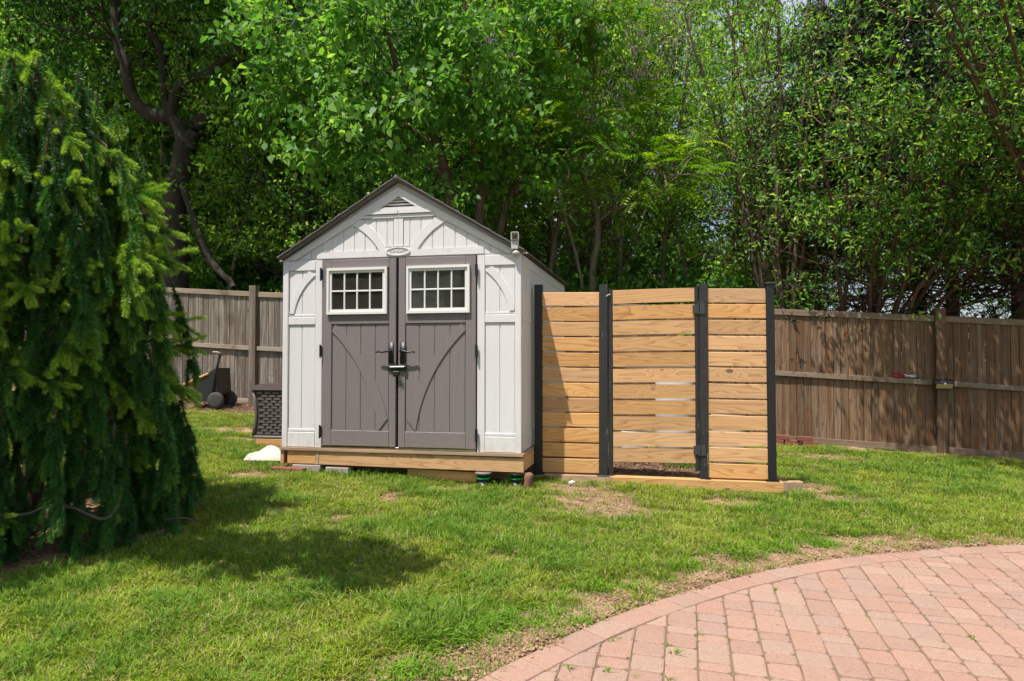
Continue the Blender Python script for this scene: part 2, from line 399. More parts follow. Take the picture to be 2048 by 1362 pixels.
def smooth_axis(lo, hi, a, b, step, grow=1.35):
    c = list(np.arange(a, b+1e-6, step)); s = step; p = c[-1]
    while p < hi: s *= grow; p += s; c.append(p)
    s = step; p = c[0]; left = []
    while p > lo: s *= grow; p -= s; left.append(p)
    return np.array(left[::-1] + c)
gx = smooth_axis(-400, 400, -5, 8, .07); gy = smooth_axis(-60, 900, 2.2, 12.2, .07)
X, Y = np.meshgrid(gx, gy); Z = gz(X, Y)
Z = Z + ((vnoise(X, Y, 2.2)-.5)*.03 + (vnoise(X, Y, 9)-.5)*.014) * (np.abs(X) < 9) * (Y < 13)
rp = np.hypot(X-PC[0], Y-PC[1]) - PR
Z = np.where(rp < .03, gz(X, Y) - .07, Z - .012)
V = np.stack([X, Y, Z], -1).reshape(-1, 3); nx, ny = len(gx), len(gy)
I = (np.arange(ny-1)[:, None]*nx + np.arange(nx-1)[None]).ravel()
gm = npmesh('ground', V, np.stack([I, I+1, I+nx+1, I+nx], 1), M['ground'], smooth=True)
gm.materials.append(M['forest_floor'])
cx, cy = V[I, 0], V[I, 1]
gm.polygons.foreach_set('material_index', ((11.9-.214*(cx+4.3)-cy) < 0).astype(np.int32))
ta = gm.attributes.new('thatch', 'FLOAT', 'POINT')
ta.data.foreach_set('value', (soft(density(V[:, 0], V[:, 1]), .35, .8)*.9).astype(np.float32))
tag(mkobj('ground', gm), kind='structure')

# ------------------------------------------------------------------ brick patio
patio = empty('patio', (PC[0], PC[1], 0)); tag(patio, kind='structure')
pb = MB(); k = 72; ring = [(PC[0]+(PR-.01)*math.cos(2*math.pi*i/k), PC[1]+(PR-.01)*math.sin(2*math.pi*i/k)) for i in range(k)]
rr = [0, 1.5, 3, 4.5, 5.5, PR-.012]
vs = []; fs = []
for j, r in enumerate(rr):
    for i in range(k):
        x = PC[0]+r*math.cos(2*math.pi*i/k); y = PC[1]+r*math.sin(2*math.pi*i/k); vs.append((x-PC[0], y-PC[1], gzf(x, y)-.009))
for j in range(len(rr)-1):
    for i in range(k): fs.append((j*k+i, (j+1)*k+i, (j+1)*k+(i+1) % k, j*k+(i+1) % k))
pb.add(vs, fs).obj('sand_bed', M['sand'], patio)

def paver_geo(poly, rng, ch=.0068, th=.05):
    """bevelled, slightly uneven stone on the sloping patio; polygon is ccw in x-y"""
    n = len(poly); cx = sum(p[0] for p in poly)/n; cy = sum(p[1] for p in poly)/n
    tz = rng.uniform(-.0025, .0025); ax = rng.uniform(-.012, .012); ay = rng.uniform(-.012, .012)
    h = lambda x, y: gzf(x, y) + tz + (x-cx)*ax + (y-cy)*ay
    def inset(d):
        o = []
        for i in range(n):
            p0, p1, p2 = poly[i-1], poly[i], poly[(i+1) % n]
            a = Vector((p1[0]-p0[0], p1[1]-p0[1])); b = Vector((p2[0]-p1[0], p2[1]-p1[1]))
            if a.length < 1e-6 or b.length < 1e-6: o.append(p1); continue
            a.normalize(); b.normalize(); na = Vector((-a.y, a.x)); nb = Vector((-b.y, b.x)); m = na+nb
            if m.length < 1e-6: m = na
            m.normalize(); o.append((p1[0]+m.x*d/max(.5, m.dot(na)), p1[1]+m.y*d/max(.5, m.dot(na))))
        return o
    r0 = poly; r1 = inset(ch*.35); r2 = inset(ch*1.5)
    vs = [(x, y, h(x, y)-th) for x, y in r0] + [(x, y, h(x, y)-ch*1.2) for x, y in r0] + [(x, y, h(x, y)-ch*.35) for x, y in r1] + [(x, y, h(x, y)) for x, y in r2]
    fs = []
    for j in range(3):
        for i in range(n): fs.append((j*n+i, j*n+(i+1) % n, (j+1)*n+(i+1) % n, (j+1)*n+i))
    fs.append(tuple(range(3*n, 4*n)))
    return vs, fs, (cx, cy, gzf(cx, cy))
def clip_circle(poly, c, r):
    out = []; n = len(poly)
    ins = lambda p: math.hypot(p[0]-c[0], p[1]-c[1]) <= r
    for i in range(n):
        a, b = poly[i], poly[(i+1) % n]; ia, ib = ins(a), ins(b)
        if ia: out.append(a)
        if ia != ib:
            lo, hi = 0., 1.
            for _ in range(30):
                m = (lo+hi)/2; p = (a[0]+(b[0]-a[0])*m, a[1]+(b[1]-a[1])*m)
                if ins(p) == ia: lo = m
                else: hi = m
            out.append((a[0]+(b[0]-a[0])*lo, a[1]+(b[1]-a[1])*lo))
    return out
def area(p): return sum(p[i-1][0]*p[i][1]-p[i][0]*p[i-1][1] for i in range(len(p)))/2
rng = random.Random(11)
stones = []
na = 2*math.pi*PR
nb = int(na/.222)
for i in range(nb):
    t0, t1 = 2*math.pi*i/nb, 2*math.pi*(i+1)/nb
    if not (R(60) < t0 < R(152)): continue
    g = .002/PR; p = []
    for (r, t) in ((PR-.152, t0+g), (PR, t0+g), (PR+rng.uniform(-.003, .003), (t0+t1)/2), (PR, t1-g), (PR-.152, t1-g)):
        p.append((PC[0]+r*math.cos(t), PC[1]+r*math.sin(t)))
    if area(p) < 0: p = p[::-1]
    stones.append(p)
ca, sa = math.cos(R(14.1)), math.sin(R(14.1))
e_t = (sa, ca); e_s = (ca, -sa)                         # along a course, across it
off = 1.275*ca - 3.086*sa
for ci in range(-16, 24):
    s0 = off + ci*.1495; t = 1.4 + rng.uniform(0, .2)
    while t < 6.2:
        L = rng.choice((.085, .105, .15, .15, .15, .205, .225)); g = .0026
        q = [(s0+g, t+g), (s0+.1495-g, t+g), (s0+.1495-g, t+L-g), (s0+g, t+L-g)]
        q = [(a+rng.uniform(-.003, .003), b+rng.uniform(-.003, .003)) for a, b in q]
        p = [(e_s[0]*a+e_t[0]*b, e_s[1]*a+e_t[1]*b) for a, b in q]
        p = clip_circle(p, PC, PR-.159); t += L
        if len(p) >= 3 and abs(area(p)) > .0012:
            if area(p) < 0: p = p[::-1]
            q = []
            for i in range(len(p)):
                p0, p1, p2 = Vector(p[i-1]), Vector(p[i]), Vector(p[(i+1) % len(p)])
                d0, d2 = p0-p1, p2-p1
                if min(d0.length, d2.length) < .03: q.append(tuple(p1)); continue
                k0 = rng.uniform(.010, .022)
                q += [tuple(p1 + d0.normalized()*k0 + Vector((rng.uniform(-.002, .002), rng.uniform(-.002, .002)))), tuple(p1 + d2.normalized()*k0)]
            stones.append(q)
rest = MB(); npav = 0
for p in stones:
    cx = sum(a for a, b in p)/len(p); cy = sum(b for a, b in p)/len(p)
    if cy < 1.6 or cx > 5.2: continue
    vs, fs, c = paver_geo(p, rng)
    seen = cy > 2.9 and abs(cx/cy) < .76
    if seen and npav < 300:
        npav += 1
        mb = MB().add([(a-c[0], b-c[1], z-c[2]) for a, b, z in vs], fs)
        mb.obj('paver', M['paver'], patio, loc=(c[0]-PC[0], c[1]-PC[1], c[2]))
    else:
        rest.add([(a-PC[0], b-PC[1], z) for a, b, z in vs], fs)
tag(rest.obj('pavers', M['paver'], patio), kind='stuff')

# ------------------------------------------------------------------ weathered board fence along the back
FO = Vector((-4.3, 11.75, 0)); FA = math.atan2(-.214, 1)
fence = empty('board_fence', FO, FA)
tag(fence, 'weathered vertical board fence with three rails running behind shed and screen', 'fence')
fp = [-2.63, -.03, 2.57, 5.18, 7.78, 10.38, 12.98]
ftop = lambda a: np.interp(a, [-5.2, -1.6, 0, .5, 8.25, 10.3, 11.4, 16], [2.76, 2.555, 2.447, 2.40, 2.04, 1.911, 1.837, 1.55])
fbot = lambda a: np.interp(a, [-5.2, 0, 8.84, 10.3, 11.4, 16], [.80, .555, .115, .035, -.03, -.25])
fmid = lambda a: np.interp(a, [-5.2, -1.5, 0, 8.26, 10.28, 11.4, 16], [1.83, 1.619, 1.53, 1.157, 1.026, .946, .65])
rng = random.Random(3)
def rail(name, a0, a1, f, h, y0, y1, mat, par):
    z0, z1 = float(f(a0)), float(f(a1)); L = math.hypot(a1-a0, z1-z0)
    mb = MB().cbox(0, L, y0, y1, -h, 0, .004); o = mb.obj(name, mat, par, loc=(a0, 0, z0))
    o.rotation_euler = (0, -math.atan2(z1-z0, a1-a0), 0); return o
for i in range(len(fp)-1):
    a0, a1 = fp[i]+.065, fp[i+1]-.065
    left = fp[i] < 2
    bm, rm = (M['fence_grey'], M['rail_grey']) if left else (M['fence'], M['fence_rail'])
    rail('top_rail', a0, a1, lambda a: ftop(a), .085, -.028, .012, rm, fence)
    rail('middle_rail', a0, a1, lambda a: fmid(a), .07, -.045, -.004, rm, fence)
    rail('bottom_rail', a0, a1, lambda a: fbot(a)+.09, .09, -.032, -.004, rm, fence)
    a = a0 + .006
    while a < a1 - .006:
        wd = min(rng.uniform(.092, .104), a1-a); dy = rng.uniform(-.004, .004)
        zt0, zt1 = float(ftop(a))-.02, float(ftop(a+wd))-.02; zb = float(fbot(a))+.035
        x1 = a+wd-rng.uniform(.002, .006)
        mb = MB().cbox(-(x1-a)/2, (x1-a)/2, dy, dy+.019, 0, zt1-zb, .003)
        mb.obj('board', bm, fence, loc=((a+x1)/2, 0, zb))
        a += wd
for i, a in enumerate(fp):
    top = float(ftop(a))+.10; bot = float(fbot(a))-.15
    mb = MB().cbox(-.064, .064, -.075, .055, 0, top-bot, .006)
    mb.obj('post', M['fence_grey'] if a < 2 else M['fence_rail' if False else 'fence'], fence, loc=(a, 0, bot))

# ------------------------------------------------------------------ garden shed
shed = empty('garden_shed', SHED_O, SHED_A)
tag(shed, 'white resin garden shed with taupe double doors and dark pitched roof', 'shed')
W2, D = 1.225, 3.0; EAVE = 1.868
wm, gm_ = M['shed_white'], M['shed_grey']
def zr(x): return 2.60 - abs(x)*.598                    # underside line of the rake
# side, back walls
for sx in (-1, 1):
    mb = MB(); x0, x1 = sorted((sx*W2, sx*(W2-.035)))
    fr = sx*(W2-.012)
    a, b = sorted((sx*(W2-.035), fr)); mb.box(a, b, .05, D-.05, .0, EAVE+.014)
    o = mb.obj('side_wall', wm, shed)
    n = 13
    for i in range(n):
        ya = .07 + (D-.14)*i/n; yb = .07 + (D-.14)*(i+1)/n - .008
        a, b = sorted((fr, sx*(W2-.003)))
        MB().cbox(a, b, ya, yb, .05, EAVE-.04, .004).obj('plank', wm, o)
    for z0, z1 in ((0., .17), (1.24, 1.31), (1.77, EAVE)):
        a, b = sorted((sx*(W2-.012), sx*(W2+.003)))
        MB().cbox(a, b, .06, D-.06, z0+.001, z1, .003).obj('wall_rail', wm, o)
MB().box(-W2+.002, W2-.002, D-.05, D-.002, 0, EAVE).slab([(-W2+.002, EAVE), (W2-.002, EAVE), (0, 2.58)], D-.05, D-.002).obj('back_wall', wm, shed)
# front wall flanks
for sx in (-1, 1):
    X_ = lambda a, b: sorted((sx*a, sx*b))
    o = MB().box(*X_(.80, 1.222), .0, .035, .0, EAVE).obj('front_wall', wm, shed)
    def pc(nm, a, b, z0, z1, y=-.018, c=.004): MB().cbox(*X_(a, b), y, 0, z0, z1, c).obj(nm, wm, o)
    pc('corner_post', 1.168, W2+.004, 0, EAVE, -.026, .006); pc('stile', .80, .874, 0, EAVE)
    pc('wall_rail', .876, 1.166, 0, .148); pc('wall_rail', .876, 1.166, .152, .182, -.014)
    pc('wall_rail', .876, 1.166, 1.222, 1.298); pc('wall_rail', .876, 1.166, 1.304, 1.326, -.010); pc('wall_rail', .876, 1.166, 1.765, EAVE-.002)
    for z0, z1 in ((.184, 1.22), (1.328, 1.763)):
        pc('plank', .880, 1.016, z0, z1, -.006, .003); pc('plank', 1.026, 1.162, z0, z1, -.006, .003)
    A = arc3((sx*1.160, 1.335), (sx*1.050, 1.635), (sx*.945, 1.762)); B = arc3((sx*1.112, 1.330), (sx*1.020, 1.565), (sx*.880, 1.715))
    MB().band(A, B, -.0165, -.001).obj('arch_trim', wm, o)
# gable
g = MB().slab([(-W2+.002, EAVE+.001), (W2-.002, EAVE+.001), (.30, 2.41), (.02, 2.31), (-.02, 2.31), (-.30, 2.41)], .0, .03).obj('gable_wall', wm, shed)
def gp(nm, poly, y0=-.014, y1=0., mat=None): return MB().slab(poly, y0, y1).obj(nm, mat or wm, g)
for sx in (-1, 1):
    s = lambda L: [(sx*a, b) for a, b in L]
    gp('rake_trim', s([(.0, 2.560), (.0, 2.480), (1.10, 1.871), (1.222, 1.871)]), -.023, 0)
    gp('rake_fascia', s([(.0, 2.612), (.0, 2.562), (1.224, 1.872), (1.29, 1.872)]), .004, .028)
    gp('ledge', s([(.012, EAVE+.012), (.862, EAVE+.012), (.862, 1.942), (.150, 1.942), (.10, 1.962), (.012, 1.975)]), -.0185)
    gp('rail', s([(.002, 2.262), (.002, 2.292), (.40, 2.292), (.44, 2.262)]), -.0185)
    gp('rail', s([(.004, 2.30), (.004, 2.326), (.33, 2.326), (.36, 2.30)]), -.030)
    xs = [.052, .118, .232, .348, .463, .578, .694, .810, .925, 1.04]
    gp('stile', s([(.001, 1.98), (.001, 2.26), (.048, 2.26), (.048, 1.98)]), -.013)
    for i in range(len(xs)-1):
        a, b = xs[i]+.0045, xs[i+1]-.0045
        if b > 1.02: b = 1.02
        lo = 1.946 if b < .86 else EAVE+.012
        ta, tb = min(2.259, 2.478-a*.553), min(2.259, 2.478-b*.553)
        gp('plank', s([(a, lo if a > .16 else 1.982), (b, lo if a > .16 else 1.982), (b, tb), (a, ta)]), -.006, 0)
    A = arc3((sx*.420, 2.275), (sx*.262, 2.150), (sx*.110, 1.930)); B = arc3((sx*.515, 2.222), (sx*.345, 2.115), (sx*.182, 1.915))
    MB().band(A, B, -.0165, -.001).obj('arch_trim', wm, g)
vent = gp('vent', [(-.215, 2.365), (.215, 2.365), (0, 2.488)], .028, .034, M['dark_grey'])
for sx in (-1, 1):
    MB().slab([(sx*.0, 2.488), (sx*.0, 2.470), (sx*.175, 2.3665), (sx*.215, 2.365)], -.026, .027).obj('vent_frame', wm, g)
MB().slab([(-.30, 2.328), (.30, 2.328), (.245, 2.364), (-.245, 2.364)], -.026, .02).obj('vent_sill', wm, g)
for z, hw in ((2.385, .15), (2.415, .10), (2.442, .055)):
    MB().slab([(-hw, 0), (hw, 0), (hw*.86, .012), (-hw*.86, .012)], 0, .035).xf(Matrix.Translation((0, -.002, z)) @ Matrix.Rotation(R(28), 4, 'X')).obj('louvre', wm, vent)
# oval emblem with raised letters
em = MB()
def oval(rx, rz, n=28): return [(rx*math.cos(2*math.pi*i/n), 1.928+rz*math.sin(2*math.pi*i/n)) for i in range(n)]
em.slab(oval(.126, .042), -.024, -.014).band(oval(.126, .042)+[oval(.126, .042)[0]], oval(.112, .034)+[oval(.112, .034)[0]], -.030, -.0241)
emo = em.obj('emblem', M['shed_white'], g)
def text(body, size, mat, parent, loc, rot=(R(90), 0, 0), depth=.002, name='lettering', bold=0.0):
    cu = bpy.data.curves.new(name, 'FONT'); cu.body = body; cu.size = size; cu.extrude = depth; cu.offset = bold; cu.align_x = 'CENTER'; cu.align_y = 'CENTER'
    o = bpy.data.objects.new(name, cu); COL.objects.link(o)
    dg = bpy.context.evaluated_depsgraph_get(); me = bpy.data.meshes.new_from_object(o.evaluated_get(dg)); bpy.data.objects.remove(o)
    me.materials.clear(); me.materials.append(mat); me.name = name
    q = mkobj(name, me, parent, loc); q.rotation_euler = rot; return q
t_ = text('SUNCAST', .042, M['dark_grey'], emo, (0, -.0255, 1.926), depth=.0012); t_.scale = (.95, .8, 1)
t_.data.materials[0] = m_plain('emblem_letters', (.42, .40, .385), .6)
# doors
for sx in (-1, 1):
    x0, x1 = .013, .790
    X_ = lambda a, b: sorted((sx*a, sx*b))
    d = MB()
    wz0, wz1, wx0, wx1 = 1.345, 1.750, .120, .710
    d.box(*X_(x0, wx0), -.018, .006, .026, 1.862); d.box(*X_(wx1, x1), -.018, .006, .026, 1.862)
    d.box(*X_(wx0, wx1), -.018, .006, .026, wz0); d.box(*X_(wx0, wx1), -.018, .006, wz1, 1.862)
    do = d.obj('door', gm_, shed)
    def dp(nm, a, b, z0, z1, y=-.034, mat=None, c=.004): return MB().cbox(*X_(a, b), y, -.018, z0, z1, c).obj(nm, mat or gm_, do)
    dp('stile', x0, .083, .026, 1.862); dp('stile', .690, x1, .026, 1.862)
    dp('rail', .085, .688, .026, .178); dp('rail', .085, .688, 1.222, 1.318, -.034)
    dp('rail', .085, .688, 1.772, 1.862)
    xs = [.087, .226, .380, .534, .686]
    for i in range(4): dp('plank', xs[i]+.0045, xs[i+1]-.0045, .181, 1.219, -.0235, c=.003)
    A = arc3((sx*.650, 1.219), (sx*.385, .93), (sx*.098, .30)); B = arc3((sx*.686, 1.150), (sx*.47, .90), (sx*.190, .181))
    MB().band(A, B, -.0335, -.019).obj('arch_trim', gm_, do)
    fm = M['frame_white']
    # raised window surround, four mitred rails, muntins and panes
    wf = MB()
    O = [(.100, 1.318), (.734, 1.318), (.734, 1.778), (.100, 1.778)]; Im = [(.122, 1.343), (.712, 1.343), (.712, 1.752), (.122, 1.752)]; In = [(.148, 1.368), (.686, 1.368), (.686, 1.727), (.148, 1.727)]
    for i in range(4):
        j = (i+1) % 4
        wf.slab([(sx*a, b) for a, b in (O[i], O[j], Im[j], Im[i])], -.060, -.0345 if i in (0, 2) else -.0343)
        wf.slab([(sx*a, b) for a, b in (Im[i], Im[j], In[j], In[i])], -.046, -.012)
    wo_ = wf.obj('window_frame', fm, do)
    for i in range(1, 4):
        xm = .148 + .538*i/4; MB().cbox(*X_(xm-.008, xm+.008), -.043, -.022, 1.368, 1.727, .003).obj('muntin', fm, do)
    for i in range(4):
        xa = .148+.538*i/4+(.008 if i else 0); xb = .148+.538*(i+1)/4-(.008 if i < 3 else 0)
        MB().cbox(*X_(xa, xb), -.043, -.022, 1.540, 1.556, .003).obj('muntin', fm, do)
        for z0, z1 in ((1.368, 1.540), (1.556, 1.727)):
            MB().box(*X_(xa+.0005, xb-.0005), -.032, -.029, z0+.0005, z1-.0005).obj('pane', M['glass'], do)
    for hz in (1.72, .955, .16):
        MB().cbox(*X_(.786, .812), -.052, -.0345, hz-.055, hz+.055, .004).tube([(sx*.800, -.055, hz-.065), (sx*.800, -.055, hz+.065)], .008, 8).obj('hinge', M['black_metal'], do)
    hx = .060
    h = MB().cbox(*X_(hx-.027, hx+.027), -.046, -.0345, .835, 1.040, .004)
    h.tube([(sx*hx, -.046, .952), (sx*hx, -.085, .952)], .012, 10)
    h.tube([(sx*(hx-.012), -.085, .953), (sx*(hx+.03), -.086, .953), (sx*(hx+.07), -.084, .943), (sx*(hx+.11), -.082, .950), (sx*(hx+.138), -.080, .941)], [.012, .011, .0085, .0085, .007], 8)
    h.obj('handle', M['black_metal'], do, True)
# hasp, padlock, keys hanging at the meeting stiles
hasp = MB().cbox(-.085, .10, -.050, -.035, .765, .812, .003).cbox(-.020, .035, -.078, -.051, .715, .760, .006)
hasp.tube([(-.004, -.064, .758), (-.004, -.064, .800), (.018, -.064, .800), (.018, -.064, .758)], .005, 6)
hasp.obj('hasp', M['black_metal'], shed)
MB().tube([(-.060, -.062, .800), (.085, -.062, .802)], .0075, 8).obj('slide_bolt', M['chrome'], shed)
MB().cbox(.045, .056, -.066, -.063, .67, .725, .001).cbox(.028, .038, -.068, -.065, .655, .712, .001).obj('keys', M['chrome'], shed)
# threshold strip
MB().cbox(-.80, .79, -.028, .02, .002, .022, .004).obj('threshold', M['chrome'], shed)
# roof: two slopes of stepped shingle courses
roof = MB()
sl = math.atan(.598); HW = 1.243; RL = HW/math.cos(sl)
for sx in (-1, 1):
    roof.add([(0, -.075, 2.618), (sx*HW, -.075, 2.618-.598*HW), (sx*HW, D+.07, 2.618-.598*HW), (0, D+.07, 2.618),
              (0, -.075, 2.640), (sx*HW, -.075, 2.640-.598*HW), (sx*HW, D+.07, 2.640-.598*HW), (0, D+.07, 2.640)],
             [(0, 1, 2, 3), (7, 6, 5, 4), (0, 4, 5, 1), (1, 5, 6, 2), (2, 6, 7, 3)])
ro = roof.obj('roof', M['roof'], shed)
nC = 8
for sx in (-1, 1):
    for i in range(nC):
        x0 = .004 + HW*i/nC; x1 = .004 + HW*(i+1)/nC + .018
        za, zb = 2.6405-.598*x0+.004, 2.6405-.598*x1+.020
        mb = MB().add([(sx*x0, -.090, za-.003), (sx*x1, -.090, zb-.016), (sx*x1, D+.08, zb-.016), (sx*x0, D+.08, za-.003), (sx*x0, -.090, za+.006), (sx*x1, -.090, zb), (sx*x1, D+.08, zb), (sx*x0, D+.08, za+.006)],
                      [(0, 1, 2, 3), (7, 6, 5, 4), (0, 4, 5, 1), (1, 5, 6, 2), (2, 6, 7, 3), (3, 7, 4, 0)])
        mb.obj('shingle', M['roof'], ro)
MB().tube([(0, -.092, 2.648), (0, D+.082, 2.648)], .020, 8).obj('ridge_cap', M['roof'], ro)

# timber platform under the shed
plat = empty('shed_platform', SHED_O, SHED_A)
tag(plat, 'low pine timber platform carrying the shed, gap under its front edge', 'platform')
MB().cbox(-1.238, -.84, -.050, 3.06, -.030, -.004, .003).obj('deck_board', M['pine_aged'], plat)
MB().cbox(-.836, .18, -.050, 3.06, -.031, -.003, .003).obj('deck_board', M['pine_aged'], plat)
MB().cbox(.183, 1.252, -.050, 3.06, -.031, -.004, .003).obj('deck_board', M['pine_aged'], plat)
MB().cbox(-1.160, -.856, -.030, .008, -.165, -.033, .004).obj('fascia', M['pine'], plat)
MB().cbox(-.853, -.816, -.036, .010, -.166, -.033, .004).obj('cleat', M['pine_aged'], plat)
o = MB().cbox(0, 2.062, -.034, .004, -.134, 0, .004).obj('fascia', M['pine'], plat, loc=(-.812, 0, -.033)); o.rotation_euler = (0, R(.35), 0)
MB().cbox(-1.236, -1.200, -.032, 3.05, -.168, -.032, .004).obj('side_fascia', M['pine_aged'], plat)
MB().cbox(1.214, 1.250, .006, 3.05, -.172, -.034, .004).obj('side_fascia', M['pine'], plat)
o = MB().cbox(0, .70, .03, .10, -.095, 0, .004).obj('sill_beam', M['pine'], plat, loc=(.09, 0, -.186)); o.rotation_euler = (0, R(1.2), 0)
MB().cbox(-1.1, 1.1, .30, .36, -.30, -.033, .004).obj('joist', M['pine_aged'], plat)
MB().cbox(-1.1, 1.1, 1.5, 1.56, -.30, -.033, .004).obj('joist', M['pine_aged'], plat)
def shed_pt(x, y, z=0.0): return SHED_O + Matrix.Rotation(SHED_A, 3, 'Z') @ Vector((x, y, z))
def on_ground(v): return Vector((v.x, v.y, gzf(v.x, v.y)))

# ------------------------------------------------------------------ slatted privacy screen with gate
SO = Vector((.22, 7.1, 0)); SA = R(-10.06)
scr = empty('privacy_screen', SO, SA)
tag(scr, 'horizontal pine slat privacy screen with black posts beside the shed', 'screen')
rng = random.Random(8)
def slats(par, a0, a1, tops, n, pitch, h, tilt, drop=0.0, arch=0.0, y=-.012):
    zt0, zt1 = tops
    for i in range(n):
        z0 = zt0 - i*pitch + rng.uniform(-.002, .002); z1 = z0 + (zt1-zt0)*(1-i/n*.8) + rng.uniform(-.002, .002)
        L = math.hypot(a1-a0, z1-z0); yy = y + rng.uniform(-.003, .003)
        mb = MB(); ns = 6 if arch else 1; hh = h*rng.uniform(.985, 1.01)
        if not arch: mb.cbox(0, L, -.014, .014, -hh, 0, .004)
        else:
            k = arch*(1-i/n)*rng.uniform(.5, 1.2)
            f = lambda t: k*4*t*(1-t)
            top = [(L*j/ns, f(j/ns)) for j in range(ns+1)]; bot = [(L*j/ns, f(j/ns)-hh) for j in range(ns+1)]
            mb.band(top, bot, -.014, .014)
        o = mb.obj('slat', M['pine'], par, loc=(a0, yy, z0)); o.rotation_euler = (0, -math.atan2(z1-z0, a1-a0), 0)
slats(scr, .094, .668, (1.984, 1.975), 12, .1515, .1375, 0)
slats(scr, 1.700, 2.252, (1.996, 1.984), 12, .1537, .1365, 0)
def post(x0, x1, y0, y1, z0, z1, mat=M['black_paint'], par=scr, nm='post', dx=0.0):
    mb = MB().cbox(x0, x1, y0, y1, z0, z1, .006)
    if dx: mb.v = [(x+dx*(z-z0)/(z1-z0), y, z) for x, y, z in mb.v]
    return mb.obj(nm, mat, par)
post(.012, .092, -.040, .040, .165, 2.062, M['black_metal'])
post(.655, .742, -.048, .040, .164, 2.052, dx=.008)
post(1.624, 1.702, -.048, .040, .158, 2.036, dx=.004)
post(2.250, 2.328, -.042, .040, .152, 2.020, M['black_metal'], dx=-.006)
MB().cbox(2.230, 2.338, -.052, .050, 2.0205, 2.038, .005).lathe([(.045, 0), (.03, .010), (.004, .014)], (2.284, 0, 2.038), 4).obj('post_cap', M['black_metal'], scr)
for a in (.052, .700, 1.664, 2.292):
    MB().cbox(a-.062, a+.062, -.062, .058, .146, .1635 if a < 1 else .152, .003).obj('foot_plate', M['black_metal'], scr)
o = MB().cbox(0, .80, -.062, .080, -.098, 0, .004).obj('base_beam', M['pine_aged'], scr, loc=(-.02, 0, .162)); o.rotation_euler = (0, R(.2), 0)
o = MB().cbox(0, 1.60, -.070, .072, -.098, 0, .004).obj('base_beam', M['pine'], scr, loc=(.783, 0, .1585)); o.rotation_euler = (0, R(.42), 0)
MB().cbox(2.395, 2.44, .06, .9, .04, .13, .004).obj('base_beam', M['pine_aged'], scr)

gate = empty('slatted_gate', SO, SA)
tag(gate, 'pine slat gate on two black hinges between black posts, open gap below', 'gate')
slats(gate, .796, 1.585, (1.992, 2.003), 11, .1560, .1355, 0, arch=.004)
post(.748, .796, -.030, .030, .165, 2.005, par=gate, nm='stile', dx=0.0)
post(1.583, 1.620, -.030, .030, .228, 2.012, par=gate, nm='stile')
for z, w_ in ((1.795, .1), (.43, .1)):
    hb = MB().cbox(1.565, 1.615, -.042, -.031, z-.042, z+.040, .004).tube([(1.6205, -.052, z-.055), (1.6205, -.052, z+.055)], .010, 8)
    hb.cbox(1.632, 1.680, -.058, -.0485, z-.048, z+.055, .003).obj('hinge', m_plain('grey_hinge_steel', (.06, .062, .066), .45, .3), gate)
MB().tube([(.735, -.052, 1.93), (.752, -.052, 1.945), (.77, -.034, 1.95)], .006, 6).obj('latch_cord', M['white_plastic'], gate)
def scr_pt(x, y, z=0.0): return SO + Matrix.Rotation(SA, 3, 'Z') @ Vector((x, y, z))

# ------------------------------------------------------------------ small things round the shed
# security camera on the front corner
sc_p = shed_pt(1.175, -.05, 1.90)
cm = empty('security_camera', sc_p, SHED_A + R(8))
tag(cm, 'small white security camera on a ball mount at the shed corner', 'camera')
MB().lathe([(.012, -.052), (.036, -.046), (.040, -.030), (.030, -.012), (.014, .0), (.010, .012)], (.01, -.012, 0), 16).obj('mount', M['white_plastic'], cm, True)
MB().cbox(-.034, .034, -.048, .02, .004, .078, .008).obj('lower_body', M['white_plastic'], cm)
MB().cbox(-.036, .036, -.062, .022, .082, .160, .008).obj('housing', M['white_plastic'], cm)
f_ = MB().cbox(-.028, .028, -.066, -.0625, .090, .152, .004).obj('face', m_plain('brown_lens_face', (.06, .035, .028), .3), cm)
MB().lathe([(.014, 0), (.014, .004), (.010, .006)], (0, 0, 0), 16).xf(Matrix.Translation((.003, -.0665, .124)) @ Matrix.Rotation(R(90), 4, 'X')).obj('lens', M['black_metal'], f_)

# plastic deck supports with green collars
def pedestal(loc, h, label):
    p = empty('deck_support', loc); tag(p, label, 'deck support', 'adjustable deck supports under the platform')
    MB().lathe([(.085, 0), (.085, .010), (.052, .014), (.056, h*.52)], sides=20).obj('base', M['black_plastic'], p, True)
    MB().lathe([(.060, h*.50), (.066, h*.52), (.066, h*.62), (.058, h*.64)], sides=20).obj('collar', M['green_ring'], p, True)
    MB().lathe([(.048, h*.64), (.048, h*.86)], sides=20).obj('screw', M['black_plastic'], p, True)
    MB().lathe([(.076, h*.86), (.082, h*.88), (.082, h*.97), (.070, h)], sides=24).obj('head', m_plain('dusty_plastic', (.16, .145, .13), .7), p, True)
g0 = on_ground(shed_pt(.862, -.01)); pedestal(g0 + Vector((0, 0, -.015)), .432-.17-g0.z+.0, 'black deck support with green collar, nearest the doors')
g1 = on_ground(shed_pt(1.165, .055)); pedestal(g1 + Vector((0, 0, -.01)), .432-.182-g1.z+.005, 'black deck support with green collar under the platform corner')
rp_ = on_ground(shed_pt(1.285, -.02))
mb = MB(); hh = [(.05, .0), (.06, .03), (.052, .085), (.062, .125), (.05, .15), (.02, .158)]
mb.lathe(hh, sides=12); mb.v = [(x*.7+z*.1, y*.9, z) for x, y, z in mb.v]
tag(mb.obj('iron_weight', M['rust'], None, True, loc=rp_ + Vector((0, 0, -.01))), 'rusty brown iron lump leaning against the platform corner', 'weight')
